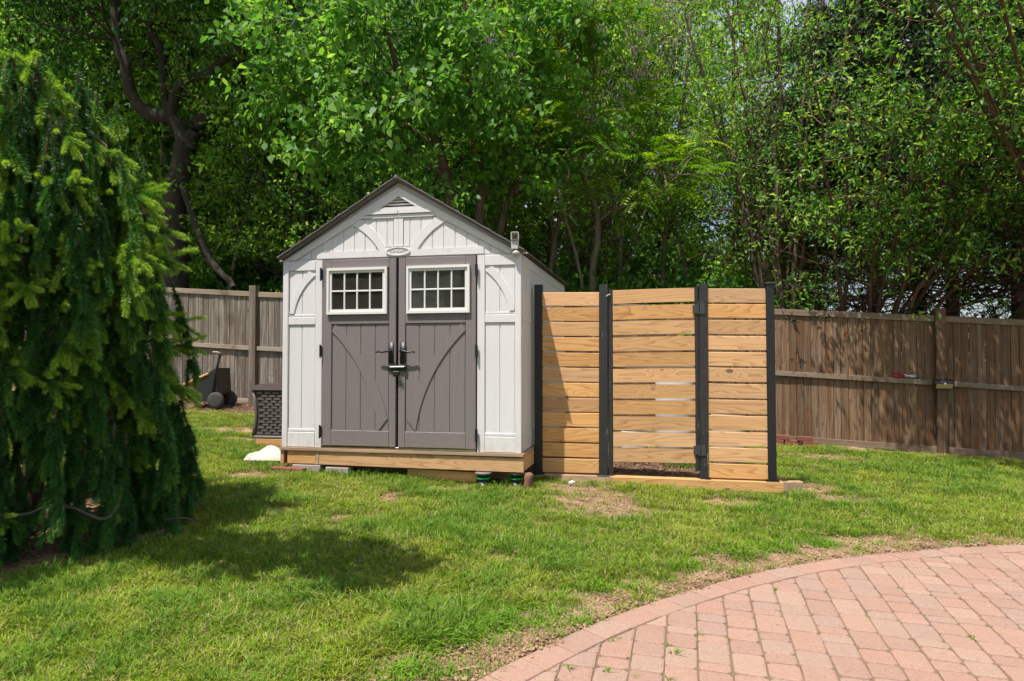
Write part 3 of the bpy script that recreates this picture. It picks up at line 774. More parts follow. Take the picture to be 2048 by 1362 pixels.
for k, (x, z, s) in enumerate(((-.95, 0, 1), (-.62, 0, .8))):
    p_ = on_ground(shed_pt(x, .02)); o = MB().cbox(-.15*s, .15*s, -.06, .06, -.03, .055, .006).obj('concrete_block', M['stone'], None, loc=p_); o.rotation_euler = (0, 0, SHED_A)
    tag(o, ('grey concrete block under the platform by its white bag end', 'shorter grey concrete block under the platform, nearer the doors')[k], 'block', 'blocks under the platform')
for k, (x, y, a) in enumerate(((-1.18, -.09, 10), (-1.05, -.06, -12))):
    p_ = on_ground(shed_pt(x, y)); o = MB().cbox(-.10, .10, -.045, .045, -.03, .028, .005).obj('brick', M['brick'], None, loc=p_); o.rotation_euler = (0, R(3), SHED_A + R(a))
    tag(o, ('red brick sunk in grass at the outer platform corner', 'red brick half under the platform fascia, second from its corner')[k], 'brick', 'bricks at the platform')
o = MB().cbox(-.10, .10, -.045, .045, -.02, .085, .005).obj('wood_block', M['pine_aged'], None, loc=on_ground(scr_pt(2.50, .18))); o.rotation_euler = (0, 0, SA + R(12))
tag(o, 'offcut block of pine lying in grass beside the screen end post', 'wood block')
# pale stone in front of the screen
mb = MB().lathe([(.012, 0), (.030, .008), (.028, .022), (.014, .032), (.003, .035)], sides=9)
mb.v = [(x*1.2+.2*z, y*.8, z) for x, y, z in mb.v]
tag(mb.obj('pale_stone', M['white_plastic'], None, loc=Vector((.574, 6.785, gzf(.574, 6.785)))), 'small pale stone on bare soil before the screen', 'stone')

# white sack
bagp = Vector((-2.36, 7.52, gzf(-2.36, 7.52)))
nu, nv = 28, 16; vs = []; fs = []
rng = random.Random(4)
for side in (1, -1):
    for i in range(nu+1):
        for j in range(nv+1):
            u, v = i/nu*2-1, j/nv*2-1
            e = (max(0, 1-abs(u)**3.2)**.55)*(max(0, 1-abs(v)**3)**.55)
            wr = .012*math.sin(u*9+v*4)*e + .008*math.sin(v*17+u*5)*e
            z = (.092*e + wr*1.5)*(1-.25*u) if side > 0 else -.012*e
            vs.append((u*.43*(1+.03*math.sin(v*7)), v*.24*(1+.03*math.sin(u*8)), z+.015))
n1 = (nu+1)*(nv+1)
for s_ in (0, 1):
    for i in range(nu):
        for j in range(nv):
            a = s_*n1 + i*(nv+1)+j; q = (a, a+nv+1, a+nv+2, a+1); fs.append(q if s_ == 0 else q[::-1])
o = MB().add(vs, fs).obj('sack', M['bag'], None, True, loc=bagp); o.rotation_euler = (0, 0, SHED_A + R(6))
tag(o, 'plump white woven sack lying on grass beside the shed', 'sack')

# resin wicker storage box on a timber pallet
bx = Vector((-2.52, 8.42, gzf(-2.52, 8.42)))
pal = empty('pallet', bx, SHED_A); tag(pal, 'small pine timber base under the wicker storage box', 'pallet')
MB().cbox(-.40, .45, -.33, -.29, .0, .085, .004).obj('beam', M['pine'], pal); MB().cbox(-.40, .45, .25, .29, .0, .085, .004).obj('beam', M['pine'], pal)
MB().cbox(-.402, -.362, -.288, .248, .0, .082, .004).obj('beam', M['pine_aged'], pal)
wb = empty('storage_box', bx + Vector((0, 0, .087)), SHED_A); tag(wb, 'brown woven resin storage box with lid beside the shed', 'storage box')
def taper(x, z): return x*(1 - .10*math.sin(math.pi*min(1, max(0, z/.56))) + .02)
body = MB()
for i in range(8):
    z0, z1 = .56*i/8, .56*(i+1)/8
    for (a, b) in ((0, 1),):
        w0, w1 = taper(.44, z0), taper(.44, z1)
        body.add([(-w0, -.31, z0), (w0, -.31, z0), (w1, -.31, z1), (-w1, -.31, z1), (-w0, .31, z0), (w0, .31, z0), (w1, .31, z1), (-w1, .31, z1)],
                 [(0, 1, 2, 3), (5, 4, 7, 6), (1, 5, 6, 2), (4, 0, 3, 7)])
body.obj('body', M['wicker_dark'], wb)
MB().cbox(-.46, .46, -.33, .33, .0, .035, .01).obj('base_rim', M['wicker'], wb)
for sx in (-1, 1):
    MB().tube([(sx*taper(.445, z), -.315, z) for z in (.03, .15, .28, .42, .56)], .018, 8).obj('corner_post', M['wicker'], wb, True)
lid = MB(); prof = [(-.47, .565), (-.47, .60), (-.36, .635), (0, .66), (.36, .635), (.47, .60), (.47, .565)]
lid.slab(prof, -.345, .345).obj('lid', M['wicker'], wb)
strip = MB().slab([(-.043, -.011), (.043, -.011), (.031, .011), (-.031, .011)], -.010, .004).mesh('weave_strip', M['wicker'])
r_ = 0
for i in range(15):
    z = .062 + i*.0335
    w_ = taper(.42, z); n = 8
    for j in range(n):
        x = -w_ + .055 + (j + (.5 if i % 2 else 0)) * .104
        if x > w_-.03: continue
        mkobj('weave_strip', strip, wb, (x, -.312, z))
MB().cbox(-.10, .10, -.318, -.309, .505, .535, .004).obj('grip_slot', M['wicker_dark'], wb)

# black tipping cart with planks, by the fence
ct = empty('garden_cart', (-4.70, 11.22, gzf(-4.70, 11.22)), R(0))
tag(ct, 'black tipped garden cart with a wheel and pole handle against the fence', 'cart')
tub = MB().slab([(-.02, .10), (.10, .20), (.07, .62), (-.06, .54), (-.34, .22), (-.22, .10)], -.28, .28)
tub.obj('tub', M['black_plastic'], ct)
def wheel(y):
    wv = MB().lathe([(.085, -.035), (.118, -.030), (.126, -.012), (.126, .012), (.118, .030), (.085, .035)], sides=24)
    wv.xf(Matrix.Translation((.10, y, .122)) @ Matrix.Rotation(R(90), 4, 'X') @ Matrix.Rotation(R(0), 4, 'Z'))
    wo_ = wv.obj('wheel', M['rubber'], ct, True)
    MB().lathe([(.083, -.020), (.086, .0), (.083, .020)], sides=20).xf(Matrix.Translation((.10, y, .122)) @ Matrix.Rotation(R(90), 4, 'X')).obj('rim', M['rust'], wo_)
wheel(-.33); wheel(.20)
MB().tube([(.10, -.36, .122), (.10, .24, .122)], .012, 8).obj('axle', M['black_metal'], ct)
MB().tube([(.02, -.295, .16), (.06, -.295, .48), (.15, -.295, .84)], .018, 8).obj('handle_pole', M['black_metal'], ct)
MB().tube([(.03, -.295, .872), (.11, -.295, .868), (.155, -.295, .842)], .014, 8).obj('handle_grip', m_plain('pink_tan_grip', (.45, .25, .18), .5), ct, True)
for k, (dx, dz) in enumerate(((0, 0), (.02, .032))):
    o = MB().cbox(-.36, .07, -.26, .02, -.014, .014, .004).obj('loose_plank', M['pine'], None, loc=Vector((-4.78+dx+k*.03, 11.18+.02*k, gzf(-4.8, 11.2)+.46+dz))); o.rotation_euler = (R(-12), R(-24), R(4*k))
    tag(o, ('tan plank lying in the black cart, the lower one', 'tan plank lying in the black cart, on top')[k], 'plank', 'planks in the cart')

# solar light and pliers on the fence
def fence_pt(a, y, z): return FO + Matrix.Rotation(FA, 3, 'Z') @ Vector((a, y, z))
sl_ = empty('solar_light', fence_pt(10.38, -.078, .965), FA); tag(sl_, 'black wedge solar light fixed to the fence post', 'solar light')
body = MB(); prof = [(-.002, -.06), (-.055, -.055), (-.095, .025), (-.085, .055), (-.002, .075)]
hw = .118
body.add([(-hw, y, z) for y, z in prof] + [(hw, y, z) for y, z in prof], [(0, 1, 2, 3, 4), (9, 8, 7, 6, 5)] + [(i, i+5, (i+1) % 5+5, (i+1) % 5) for i in range(5)]).obj('case', M['black_plastic'], sl_)
MB().add([(-.100, -.0605, -.048), (.100, -.0605, -.048), (.100, -.0960, .017), (-.100, -.0960, .017)], [(0, 1, 2, 3)]).obj('lens', M['amber'], sl_)
MB().add([(-.105, -.088, .0570), (.105, -.088, .0570), (.105, -.012, .0755), (-.105, -.012, .0755)], [(0, 1, 2, 3)]).obj('solar_panel', M['solar'], sl_)
MB().lathe([(.012, 0), (.012, .008), (.004, .013)], sides=12).xf(Matrix.Translation((0, -.098, .012)) @ Matrix.Rotation(R(90), 4, 'X')).obj('sensor', M['white_plastic'], sl_)
pl = empty('pliers', fence_pt(9.94, -.035, float(fmid(9.94))+.012), FA); pl.rotation_euler = (0, R(3.5), FA)
tag(pl, 'red handled pliers resting on the middle fence rail', 'pliers')
MB().tube([(-.17, 0, .048), (-.10, 0, .056), (-.03, 0, .046)], [.011, .012, .009], 8).obj('grip', M['red_grip'], pl, True)
MB().tube([(-.17, -.008, .008), (-.10, -.008, .006), (-.02, -.008, .014)], [.011, .012, .009], 8).obj('grip', M['red_grip'], pl, True)
MB().tube([(-.03, 0, .046), (.03, -.004, .022), (.09, -.004, .012), (.14, -.004, .024)], [.009, .012, .013, .010], 8).obj('jaw', M['chrome'], pl, True)
MB().tube([(-.02, -.008, .014), (.04, -.008, .026), (.10, -.008, .040), (.145, -.008, .036)], [.009, .012, .012, .008], 8).obj('jaw', M['chrome'], pl, True)

# loose bricks at the foot of the fence
rng = random.Random(2)
names = ['red brick by the fence foot, closest to the screen', 'red brick by the fence foot, second from the screen', 'red brick by the fence foot, third from the screen',
         'red brick on top of the row, nearest the screen', 'red brick on top of the row, farthest from the screen']
for k, (a, zz, yy) in enumerate(((8.22, 0, -.16), (8.44, 0, -.15), (8.67, 0, -.17), (8.30, .062, -.15), (8.60, .062, -.16))):
    p_ = fence_pt(a, yy, 0); p_.z = gzf(p_.x, p_.y) + .025 + zz
    o = MB().cbox(-.102, .102, -.047, .047, -.030, .030, .005).obj('brick', M['brick'], None, loc=p_); o.rotation_euler = (R(rng.uniform(-2, 2)), R(rng.uniform(1, 4)), FA + R(rng.uniform(-7, 7)))
    tag(o, names[k], 'brick', 'loose bricks at the fence foot')

# white drum, bucket and pipe kept behind the gate
def drum(nm, p, r, h, lab, cat, mat):
    d = empty(nm, p); tag(d, lab, cat)
    MB().lathe([(r*.94, 0), (r, .02), (r, h*.33), (r*1.03, h*.35), (r, h*.37), (r, h*.66), (r*1.03, h*.68), (r, h*.70), (r, h*.95), (r*.9, h)], sides=28).obj('body', mat, d, True)
    MB().lathe([(r*.96, h), (r*.98, h+.008), (r*.98, h+.03), (r*.9, h+.035)], sides=28).obj('lid', mat, d, True)
p_ = on_ground(scr_pt(1.45, 1.25)); drum('plastic_drum', p_, .21, 1.02, 'white plastic drum glimpsed through the gate slats', 'drum', M['white_plastic'])
p_ = on_ground(scr_pt(1.00, 1.15)); drum('bucket', p_, .15, .36, 'low white bucket glimpsed behind the gate', 'bucket', M['white_plastic'])
p_ = on_ground(scr_pt(2.02, 1.1)); drum('blue_lidded_bin', p_, .18, .62, 'tan bin glimpsed behind the slatted end panel', 'bin', m_plain('tan_bin', (.42, .34, .22), .6))

# ------------------------------------------------------------------ branching and foliage
def perp(d):
    a = d.cross(Vector((0, 0, 1)))
    if a.length < .1: a = d.cross(Vector((1, 0, 0)))
    return a.normalized()
class Tree:
    def __init__(s, seed): s.rng = random.Random(seed); s.np = np.random.RandomState(seed); s.limbs = []; s.twigs = []; s.pts = []
    def limb(s, pts, r0, r1, sides=8):
        n = len(pts); rad = [r0+(r1-r0)*i/(n-1) for i in range(n)]; s.limbs.append((pts, rad, sides)); return pts
    def curve(s, ctrl, r0, r1, n=14, wob=.02, sides=9):
        """smooth path through control points (catmull-rom)"""
        c = [Vector(p) for p in ctrl]; c = [c[0]*2-c[1]] + c + [c[-1]*2-c[-2]]; out = []
        seg = len(c)-3
        for i in range(n+1):
            t = i/n*seg; k = min(int(t), seg-1); t -= k
            p0, p1, p2, p3 = c[k:k+4]
            p = .5*((2*p1)+(p2-p0)*t+(2*p0-5*p1+4*p2-p3)*t*t+(3*p1-p0-3*p2+p3)*t**3)
            out.append(p + Vector([s.rng.uniform(-wob, wob) for _ in range(3)]))
        return s.limb(out, r0, r1, sides)
    def grow(s, p, d, L, r, lvl, mx, up=.15, spread=.7, kids=(5, 5, 4), wand=.18, leafy=True, minr=.003):
        n = 5 if lvl < mx else 4
        pts = [p.copy()]; q = p.copy(); d = d.normalized()
        for i in range(n):
            d = (d + Vector([s.rng.gauss(0, wand) for _ in range(3)]) + Vector((0, 0, up))).normalized()
            q = q + d*(L/n); pts.append(q.copy())
        s.limb(pts, r, max(minr, r*.35), 7 if lvl == 0 else (5 if lvl == 1 else 3))
        if lvl >= mx:
            for k in range(1, n+1): s.pts.append((pts[k], d.copy()))
            return
        nk = kids[min(lvl, len(kids)-1)]
        for k in range(nk):
            t = .3 + .7*(k+s.rng.random())/nk; i = min(int(t*n), n-1); f = t*n-i
            b = pts[i].lerp(pts[i+1], f); t_ = (pts[i+1]-pts[i]).normalized()
            a = perp(t_); ang = s.rng.uniform(0, 2*math.pi); side = (a*math.cos(ang) + t_.cross(a)*math.sin(ang))
            nd = (t_*(1-spread*.5) + side*spread*s.rng.uniform(.7, 1.3)).normalized()
            s.grow(b, nd, L*s.rng.uniform(.45, .7), r*(.5 if t < .8 else .38), lvl+1, mx, up, spread, kids, wand, leafy, minr)
    def wood(s, name, mat, smooth=True):
        mb = MB()
        for pts, rad, sd_ in s.limbs: mb.tube(pts, rad, sd_, cap=False)
        return mb.mesh(name, mat, smooth)
    def leaves(s, name, mat, per=6, size=.09, sig=.12, droop=.35, aspect=.55, jit=.5, tint=(.5, .22), shape='hex', pts=None, flat=.5, upmix=.0):
        P = pts if pts is not None else s.pts
        c = np.array([tuple(p) for p, d in P]); dd = np.array([tuple(d) for p, d in P])
        c = np.repeat(c, per, 0); dd = np.repeat(dd, per, 0); N = len(c); g = s.np
        clump = np.repeat(g.normal(0, 1, len(P)), per)
        c = c + g.normal(0, sig, (N, 3))*np.array([1, 1, .5])
        ax = dd*.5 + g.normal(0, .7, (N, 3)); ax[:, 2] -= droop; ax /= np.linalg.norm(ax, axis=1, keepdims=True)
        nn = g.normal(0, 1-flat, (N, 3)) + np.array([-.30, -.42, .86])*flat*1.6; nn -= ax*(nn*ax).sum(1, keepdims=True); nn /= np.linalg.norm(nn, axis=1, keepdims=True)+1e-9
        sd_ = np.cross(nn, ax)
        L = size*g.uniform(1-jit, 1+jit, (N, 1)); W = L*aspect*.5
        tn = np.clip(tint[0] + clump*tint[1]*.8 + g.normal(0, tint[1], N)*.7, 0, 1)
        if shape == 'hex':
            prof = [(0, 0, 0), (.28, 1, .02), (.62, .78, .0), (1, 0, -.16), (.62, -.78, .0), (.28, -1, .02)]
        else:
            prof = [(0, 0, 0), (.4, 1, .10), (1, 0, -.06), (.4, -1, .10)]
        Vv = np.stack([c + ax*(a*L) + sd_*(b*W) + nn*(h*L) for a, b, h in prof], 1)
        kk = len(prof)
        if shape != 'hex':      # two folded triangles
            idx = np.arange(N)[:, None]*4; F = np.concatenate([idx+np.array([[0, 1, 2]]), idx+np.array([[0, 2, 3]])], 0); tn = np.concatenate([tn, tn])
        else: F = np.arange(N*6).reshape(N, 6)
        return npmesh(name, Vv.reshape(-1, 3), F, mat, tn)
    def pinnate(s, name, mat, size=.45, pairs=9, leaflet=.085, tint=(.6, .2), pts=None, per=1, droop=.5):
        """compound leaves: leaflets in pairs along an arching stalk"""
        P = pts if pts is not None else s.pts; g = s.np; VV = []; TT = []
        for p, d in P:
            for _ in range(per):
                a = Vector(g.normal(0, 1, 3)); a.z = abs(a.z)*.4 + .1; a = (a.normalized()*.8 + d*.5).normalized()
                L = size*g.uniform(.7, 1.25); q = Vector(p); side = perp(a); tb = np.clip(g.normal(tint[0], tint[1]), 0, 1)
                for k in range(pairs):
                    a = (a + Vector((0, 0, -droop/pairs*1.8))).normalized(); q = q + a*(L/pairs); up = side.cross(a).normalized()
                    if up.z < 0: up = -up
                    l = leaflet*(1-.35*abs(k/pairs-.45))
                    for sg in (-1, 1):
                        ax = (side*sg + a*.35 - up*.35).normalized(); n2 = ax.cross(a).normalized()*.1
                        w_ = a*l*.17
                        VV += [q, q+ax*l*.35+w_, q+ax*l, q+ax*l*.35-w_]; TT.append(np.clip(tb+g.normal(0, .1), 0, 1))
        VV = np.array([tuple(v) for v in VV]); return npmesh(name, VV, np.arange(len(VV)).reshape(-1, 4), mat, TT)

M['bark_dark'] = m_bark('dark_furrowed_bark', (.020, .014, .010), (.060, .042, .030), lichen=(.07, .07, .045))
M['bark_brown'] = m_bark('brown_bark', (.06, .038, .024), (.16, .105, .065))
M['bark_red'] = m_bark('reddish_conifer_bark', (.060, .032, .020), (.165, .092, .055))
M['bark_grey'] = m_bark('grey_twig_bark', (.17, .135, .105), (.38, .31, .25))
M['bark_pale'] = m_bark('pale_stem_bark', (.13, .10, .065), (.27, .21, .14))
M['leaf_a'] = m_leaf('broad_green_leaf', (0.021, 0.080, 0.019), (0.098, 0.243, 0.035), (0.261, 0.432, 0.070))
M['leaf_b'] = m_leaf('yellow_green_leaf', (0.031, 0.098, 0.018), (0.130, 0.289, 0.032), (0.344, 0.499, 0.083))
M['leaf_c'] = m_leaf('deep_green_leaf', (0.014, 0.052, 0.019), (0.054, 0.154, 0.032), (0.170, 0.295, 0.054))
M['leaf_d'] = m_leaf('glossy_evergreen_leaf', (0.024, 0.085, 0.019), (0.116, 0.267, 0.035), (0.344, 0.487, 0.070), rough=.42, spec=.32, trans=.42)
M['leaf_e'] = m_leaf('compound_leaf', (.045, .12, .012), (.13, .26, .022), (.30, .38, .04))
M['needle_dark'] = m_leaf('conifer_spray', (.006, .020, .008), (.020, .050, .014), (.07, .09, .022), trans=.1, rough=.5)

def plant(name, label, cat, wood, crown, loc=(0, 0, 0), rz=0, sc=1.0, group=None, wname='trunk', cname='crown'):
    t = empty(name, loc, rz); t.scale = (sc, sc, sc) if not hasattr(sc, '__len__') else sc
    tag(t, label, cat, group)
    if wood: mkobj(wname, wood, t)
    for cr in (crown if isinstance(crown, (list, tuple)) else [crown]):
        if cr: mkobj(cname, cr, t)
    return t
def px(x, y, Y):                                       # sketch helper: picture place and distance -> point
    a = (x-1024)/1400; b = (681-y)/1400; P = math.atan(39/1400)
    d = Vector((a, math.cos(P)-b*math.sin(P), math.sin(P)+b*math.cos(P))); return Vector((0, 0, 1.3)) + d*(Y/d.y)

# --- big dark forked tree behind the fence on the spruce side
T = Tree(21); b0 = px(358, 700, 13.2); b0.z = .45
rel = lambda *a: px(*a) - b0
st = T.curve([Vector((0, 0, -.2)), rel(352, 520, 13.2), rel(350, 400, 13.2), rel(362, 340, 13.2), rel(368, 290, 13.2)], .24, .17, 12)
T.curve([rel(366, 300, 13.2), rel(352, 245, 13.2), rel(300, 228, 13.1), rel(262, 190, 13.0), rel(252, 130, 12.9), rel(232, 80, 12.9), rel(226, -60, 12.9), rel(215, -260, 12.7)], .14, .07, 20)
T.curve([rel(350, 248, 13.2), rel(330, 210, 13.2), rel(322, 110, 13.2), rel(300, 50, 13.1), rel(305, -40, 13.1), rel(320, -250, 12.9)], .085, .04, 16)
T.curve([rel(345, 245, 13.2), rel(348, 190, 13.1), rel(372, 160, 13.0), rel(420, 145, 12.9), rel(465, 105, 12.7), rel(540, 80, 12.5), rel(620, 60, 12.3), rel(720, 40, 12.0)], .10, .045, 20)
T.curve([rel(372, 300, 13.2), rel(392, 250, 13.3), rel(440, 215, 13.4), rel(475, 190, 13.4), rel(478, 100, 13.4), rel(465, 20, 13.5), rel(440, -100, 13.5)], .16, .09, 18)
T.curve([rel(362, 355, 13.2), rel(400, 470, 12.6), rel(430, 530, 12.3), rel(470, 575, 12.1)], .07, .05, 10)
for (ctrl, n) in (((226, -60, 12.9), 5), ((215, -260, 12.7), 6), ((320, -250, 12.9), 6), ((720, 40, 12.0), 4), ((440, -100, 13.5), 6), ((620, 60, 12.3), 3), ((300, 50, 13.1), 3), ((232, 80, 12.9), 3)):
    for _ in range(n):
        T.grow(rel(*ctrl), Vector((T.rng.uniform(-1, 1), T.rng.uniform(-1.2, .6), T.rng.uniform(-.1, .8))), T.rng.uniform(1.6, 2.6), .03, 1, 3, up=.03, spread=.8, kids=(5, 5, 4))
plant('forked_tree', 'large dark forked tree with curving limbs behind fence near the spruce', 'tree', T.wood('trunk', M['bark_dark']), T.leaves('crown', M['leaf_c'], per=14, size=.095, sig=.12, tint=(.5, .25), shape='kite'), b0)

# --- broad-leaved tree arching over the shed roof
T = Tree(5); b0 = px(930, 600, 10.95); b0.z = .35; rel = lambda *a: px(*a) - b0
T.curve([Vector((0, 0, -.2)), rel(905, 440, 10.95), rel(893, 360, 10.95), rel(880, 300, 10.9), rel(845, 230, 10.6), rel(800, 150, 10.3), rel(770, 60, 10.1)], .10, .035, 14)
T.curve([Vector((.05, 0, -.1)), rel(960, 430, 11), rel(970, 350, 11), rel(950, 290, 11), rel(940, 200, 10.8), rel(935, 90, 10.6), rel(930, -60, 10.4)], .09, .03, 14)
T.curve([Vector((.1, .05, -.1)), rel(1000, 460, 11.1), rel(1040, 360, 11.1), rel(1075, 300, 11.0), rel(1070, 210, 10.9), rel(1110, 100, 10.8), rel(1120, -20, 10.7)], .07, .025, 14)
T.curve([rel(960, 400, 11), rel(1000, 340, 10.9), rel(1010, 250, 10.7), rel(1000, 150, 10.5)], .05, .02, 10)
T.curve([rel(893, 360, 10.95), rel(830, 310, 10.7), rel(760, 270, 10.3), rel(690, 235, 10.0), rel(620, 205, 9.8)], .05, .02, 12)
T.curve([rel(880, 300, 10.9), rel(790, 230, 10.6), rel(690, 120, 10.3), rel(620, 40, 10.1)], .04, .02, 10)
for (a, n) in (((770, 60, 10.1), 5), ((800, 150, 10.3), 5), ((845, 230, 10.6), 4), ((930, -60, 10.4), 6), ((935, 90, 10.6), 6), ((940, 200, 10.8), 5), ((1120, -20, 10.7), 5), ((1110, 100, 10.8), 5), ((1070, 210, 10.9), 5), ((1000, 150, 10.5), 5),
               ((1010, 250, 10.7), 4), ((620, 205, 9.8), 5), ((690, 235, 10.0), 4), ((760, 270, 10.3), 3), ((620, 40, 10.1), 5), ((690, 120, 10.3), 5), ((1075, 300, 11.0), 4)):
    for _ in range(n):
        T.grow(rel(*a), Vector((T.rng.uniform(-1, 1), T.rng.uniform(-1.1, .6), T.rng.uniform(-.6, .6))), T.rng.uniform(.7, 1.3), .014, 1, 2, up=-.02, spread=.8, kids=(5, 5))
plant('broadleaf_tree', 'broad leaved tree with bright hanging leaves arching over the shed roof', 'tree', T.wood('trunk', M['bark_brown']), T.leaves('crown', M['leaf_a'], per=9, size=.100, sig=.11, droop=.5, aspect=.68, tint=(.60, .2)), b0)

# --- pale crooked stem with compound leaves
T = Tree(33); b0 = px(1182, 640, 11.6); b0.z = .3; rel = lambda *a: px(*a) - b0
T.curve([Vector((0, 0, -.2)), rel(1184, 560, 11.6), rel(1195, 480, 11.6), rel(1190, 415, 11.6), rel(1172, 370, 11.6), rel(1168, 310, 11.6), rel(1185, 240, 11.5), rel(1190, 150, 11.4), rel(1180, 60, 11.3)], .062, .022, 22)
T.curve([rel(1192, 450, 11.6), rel(1230, 420, 11.5), rel(1290, 400, 11.3), rel(1360, 350, 11.1)], .025, .012, 10)
T.curve([rel(1165, 580, 11.6), rel(1150, 500, 11.5), rel(1130, 430, 11.4), rel(1100, 330, 11.2)], .03, .012, 10)
for (a, n) in (((1180, 60, 11.3), 6), ((1190, 150, 11.4), 5), ((1185, 240, 11.5), 5), ((1360, 350, 11.1), 4), ((1290, 400, 11.3), 3), ((1230, 420, 11.5), 3), ((1100, 330, 11.2), 4)):
    for _ in range(n):
        T.grow(rel(*a), Vector((T.rng.uniform(-1, 1), T.rng.uniform(-1.1, .6), T.rng.uniform(-.2, .7))), T.rng.uniform(.7, 1.3), .012, 1, 2, up=.08, spread=.7, kids=(4, 4))
plant('crooked_tree', 'slim crooked pale stemmed tree with feathery compound leaves behind screen', 'tree', T.wood('trunk', M['bark_pale']), T.pinnate('crown', M['leaf_e'], size=.42, pairs=8, leaflet=.10, per=2, tint=(.55, .22)), b0)

# --- half-bare tree of many upright grey twigs
T = Tree(44); b0 = Vector((1.4, 14.2, .4))
for k in range(34):
    x0 = T.rng.uniform(-.35, .35); lean = T.rng.uniform(-.10, .34); H = T.rng.uniform(5.5, 8.5)
    pts = []; p = Vector((x0, T.rng.uniform(-.4, .4), -.1))
    for i in range(13):
        pts.append(p.copy()); p = p + Vector((lean*H/12*(.3+i/12*1.3)+T.rng.uniform(-.05, .05), T.rng.uniform(-.05, .05), H/12))
    T.limb(pts, T.rng.uniform(.022, .055), .010, 5)
    for i in range(4, 13):
        for _ in range(2):
            T.grow(pts[i], Vector((T.rng.uniform(-.5, .75), T.rng.uniform(-.4, .4), 1)), T.rng.uniform(.5, 1.6), .009, 1, 2, up=.1, spread=.45, kids=(3, 3), wand=.1, minr=.004)
sub = [T.pts[i] for i in range(0, len(T.pts), 9)]
plant('bare_twig_tree', 'half bare tree of many upright grey twigs against the sky', 'tree', T.wood('trunk', M['bark_grey']), T.leaves('crown', M['leaf_b'], per=2, size=.085, sig=.10, tint=(.65, .2), shape='kite', pts=sub), b0)

# --- multi-stemmed trees fanning out behind the screen's end post
def fan_tree(seed, base, stems, leafmat, lab, bark, per=5, size=.075, tint=(.55, .22), nm='fan_tree', i0=5):
    T = Tree(seed); b0 = base
    for (dx, dy, H, r) in stems:
        p = Vector((T.rng.uniform(-.15, .15), T.rng.uniform(-.1, .1), -.1)); pts = []
        for i in range(12):
            f = i/11; pts.append(p + Vector((dx*f**1.4+T.rng.uniform(-.04, .04), dy*f**1.3+T.rng.uniform(-.04, .04), H*f)))
        T.limb(pts, r, r*.3, 7)
        for i in range(i0, 12):
            for _ in range(2):
                T.grow(pts[i], Vector((T.rng.uniform(-1, 1), T.rng.uniform(-1, .7), T.rng.uniform(-.1, .6))), T.rng.uniform(.5, 1.1), .010, 1, 2, up=.05, spread=.75, kids=(4, 3))
    return plant(nm, lab, 'tree', T.wood('trunk', bark), T.leaves('crown', leafmat, per=per, size=size, sig=.10, tint=tint, shape='kite', aspect=.42, droop=.15), b0)
rs = random.Random(6)
b_ = px(1570, 640, 11.0); b_.z = .2
fan_tree(51, b_, [(-1.5, -.2, 6.6, .05), (-.9, .1, 7.4, .055), (-.35, -.1, 7.6, .05), (.1, .2, 7.8, .06), (.35, -.2, 7.2, .05), (.8, 0, 7.4, .055), (1.3, .1, 7.0, .05), (-.65, .3, 7.0, .045), (.2, .4, 6.5, .04), (-1.1, -.3, 5.0, .04), (.6, -.3, 6.8, .04)], M['leaf_d'], 'many stemmed tree fanning upward just behind the screen end post', M['bark_brown'], per=4)
b_ = px(1700, 660, 10.7); b_.z = .2
fan_tree(52, b_, [(.5, -1.7, 4.3, .045), (1.2, -1.9, 4.0, .05), (2.0, -1.7, 4.6, .045), (-.4, -1.2, 4.6, .04), (1.6, -1.4, 3.3, .04), (2.7, -1.5, 3.9, .045), (.9, -2.2, 5.2, .04), (2.5, -2.1, 5.2, .04), (.2, -.8, 3.2, .035), (-1.3, -1.9, 4.7, .04), (-.6, -2.1, 5.1, .04), (.1, -2.2, 4.7, .04), (.6, -2.3, 5.7, .04), (1.6, -2.3, 5.6, .04)], M['leaf_d'], 'leaning evergreen shrub tree with glossy sprays over the fence', M['bark_red'], per=6, size=.085, tint=(.44, .32), nm='evergreen_shrub_tree', i0=6)

b_ = Vector((8.3, 9.75, .1))
fan_tree(53, b_, [(-2.0, -2.0, 5.0, .045), (-1.2, -2.4, 5.2, .045), (-2.8, -1.9, 4.8, .04), (-.4, -2.2, 5.0, .04), (-1.7, -2.6, 4.6, .04), (-2.4, -2.3, 5.5, .04), (-3.3, -1.7, 5.3, .04), (-3.6, -3.0, 5.7, .04), (-4.3, -2.6, 5.9, .04), (-3.0, -3.2, 5.5, .04), (-4.9, -2.7, 6.2, .04), (-4.0, -3.4, 6.0, .04)], M['leaf_d'], 'evergreen tree leaning in over the fence from the picture edge', M['bark_red'], per=5, size=.085, tint=(.46, .32), nm='evergreen_shrub_tree', i0=6)

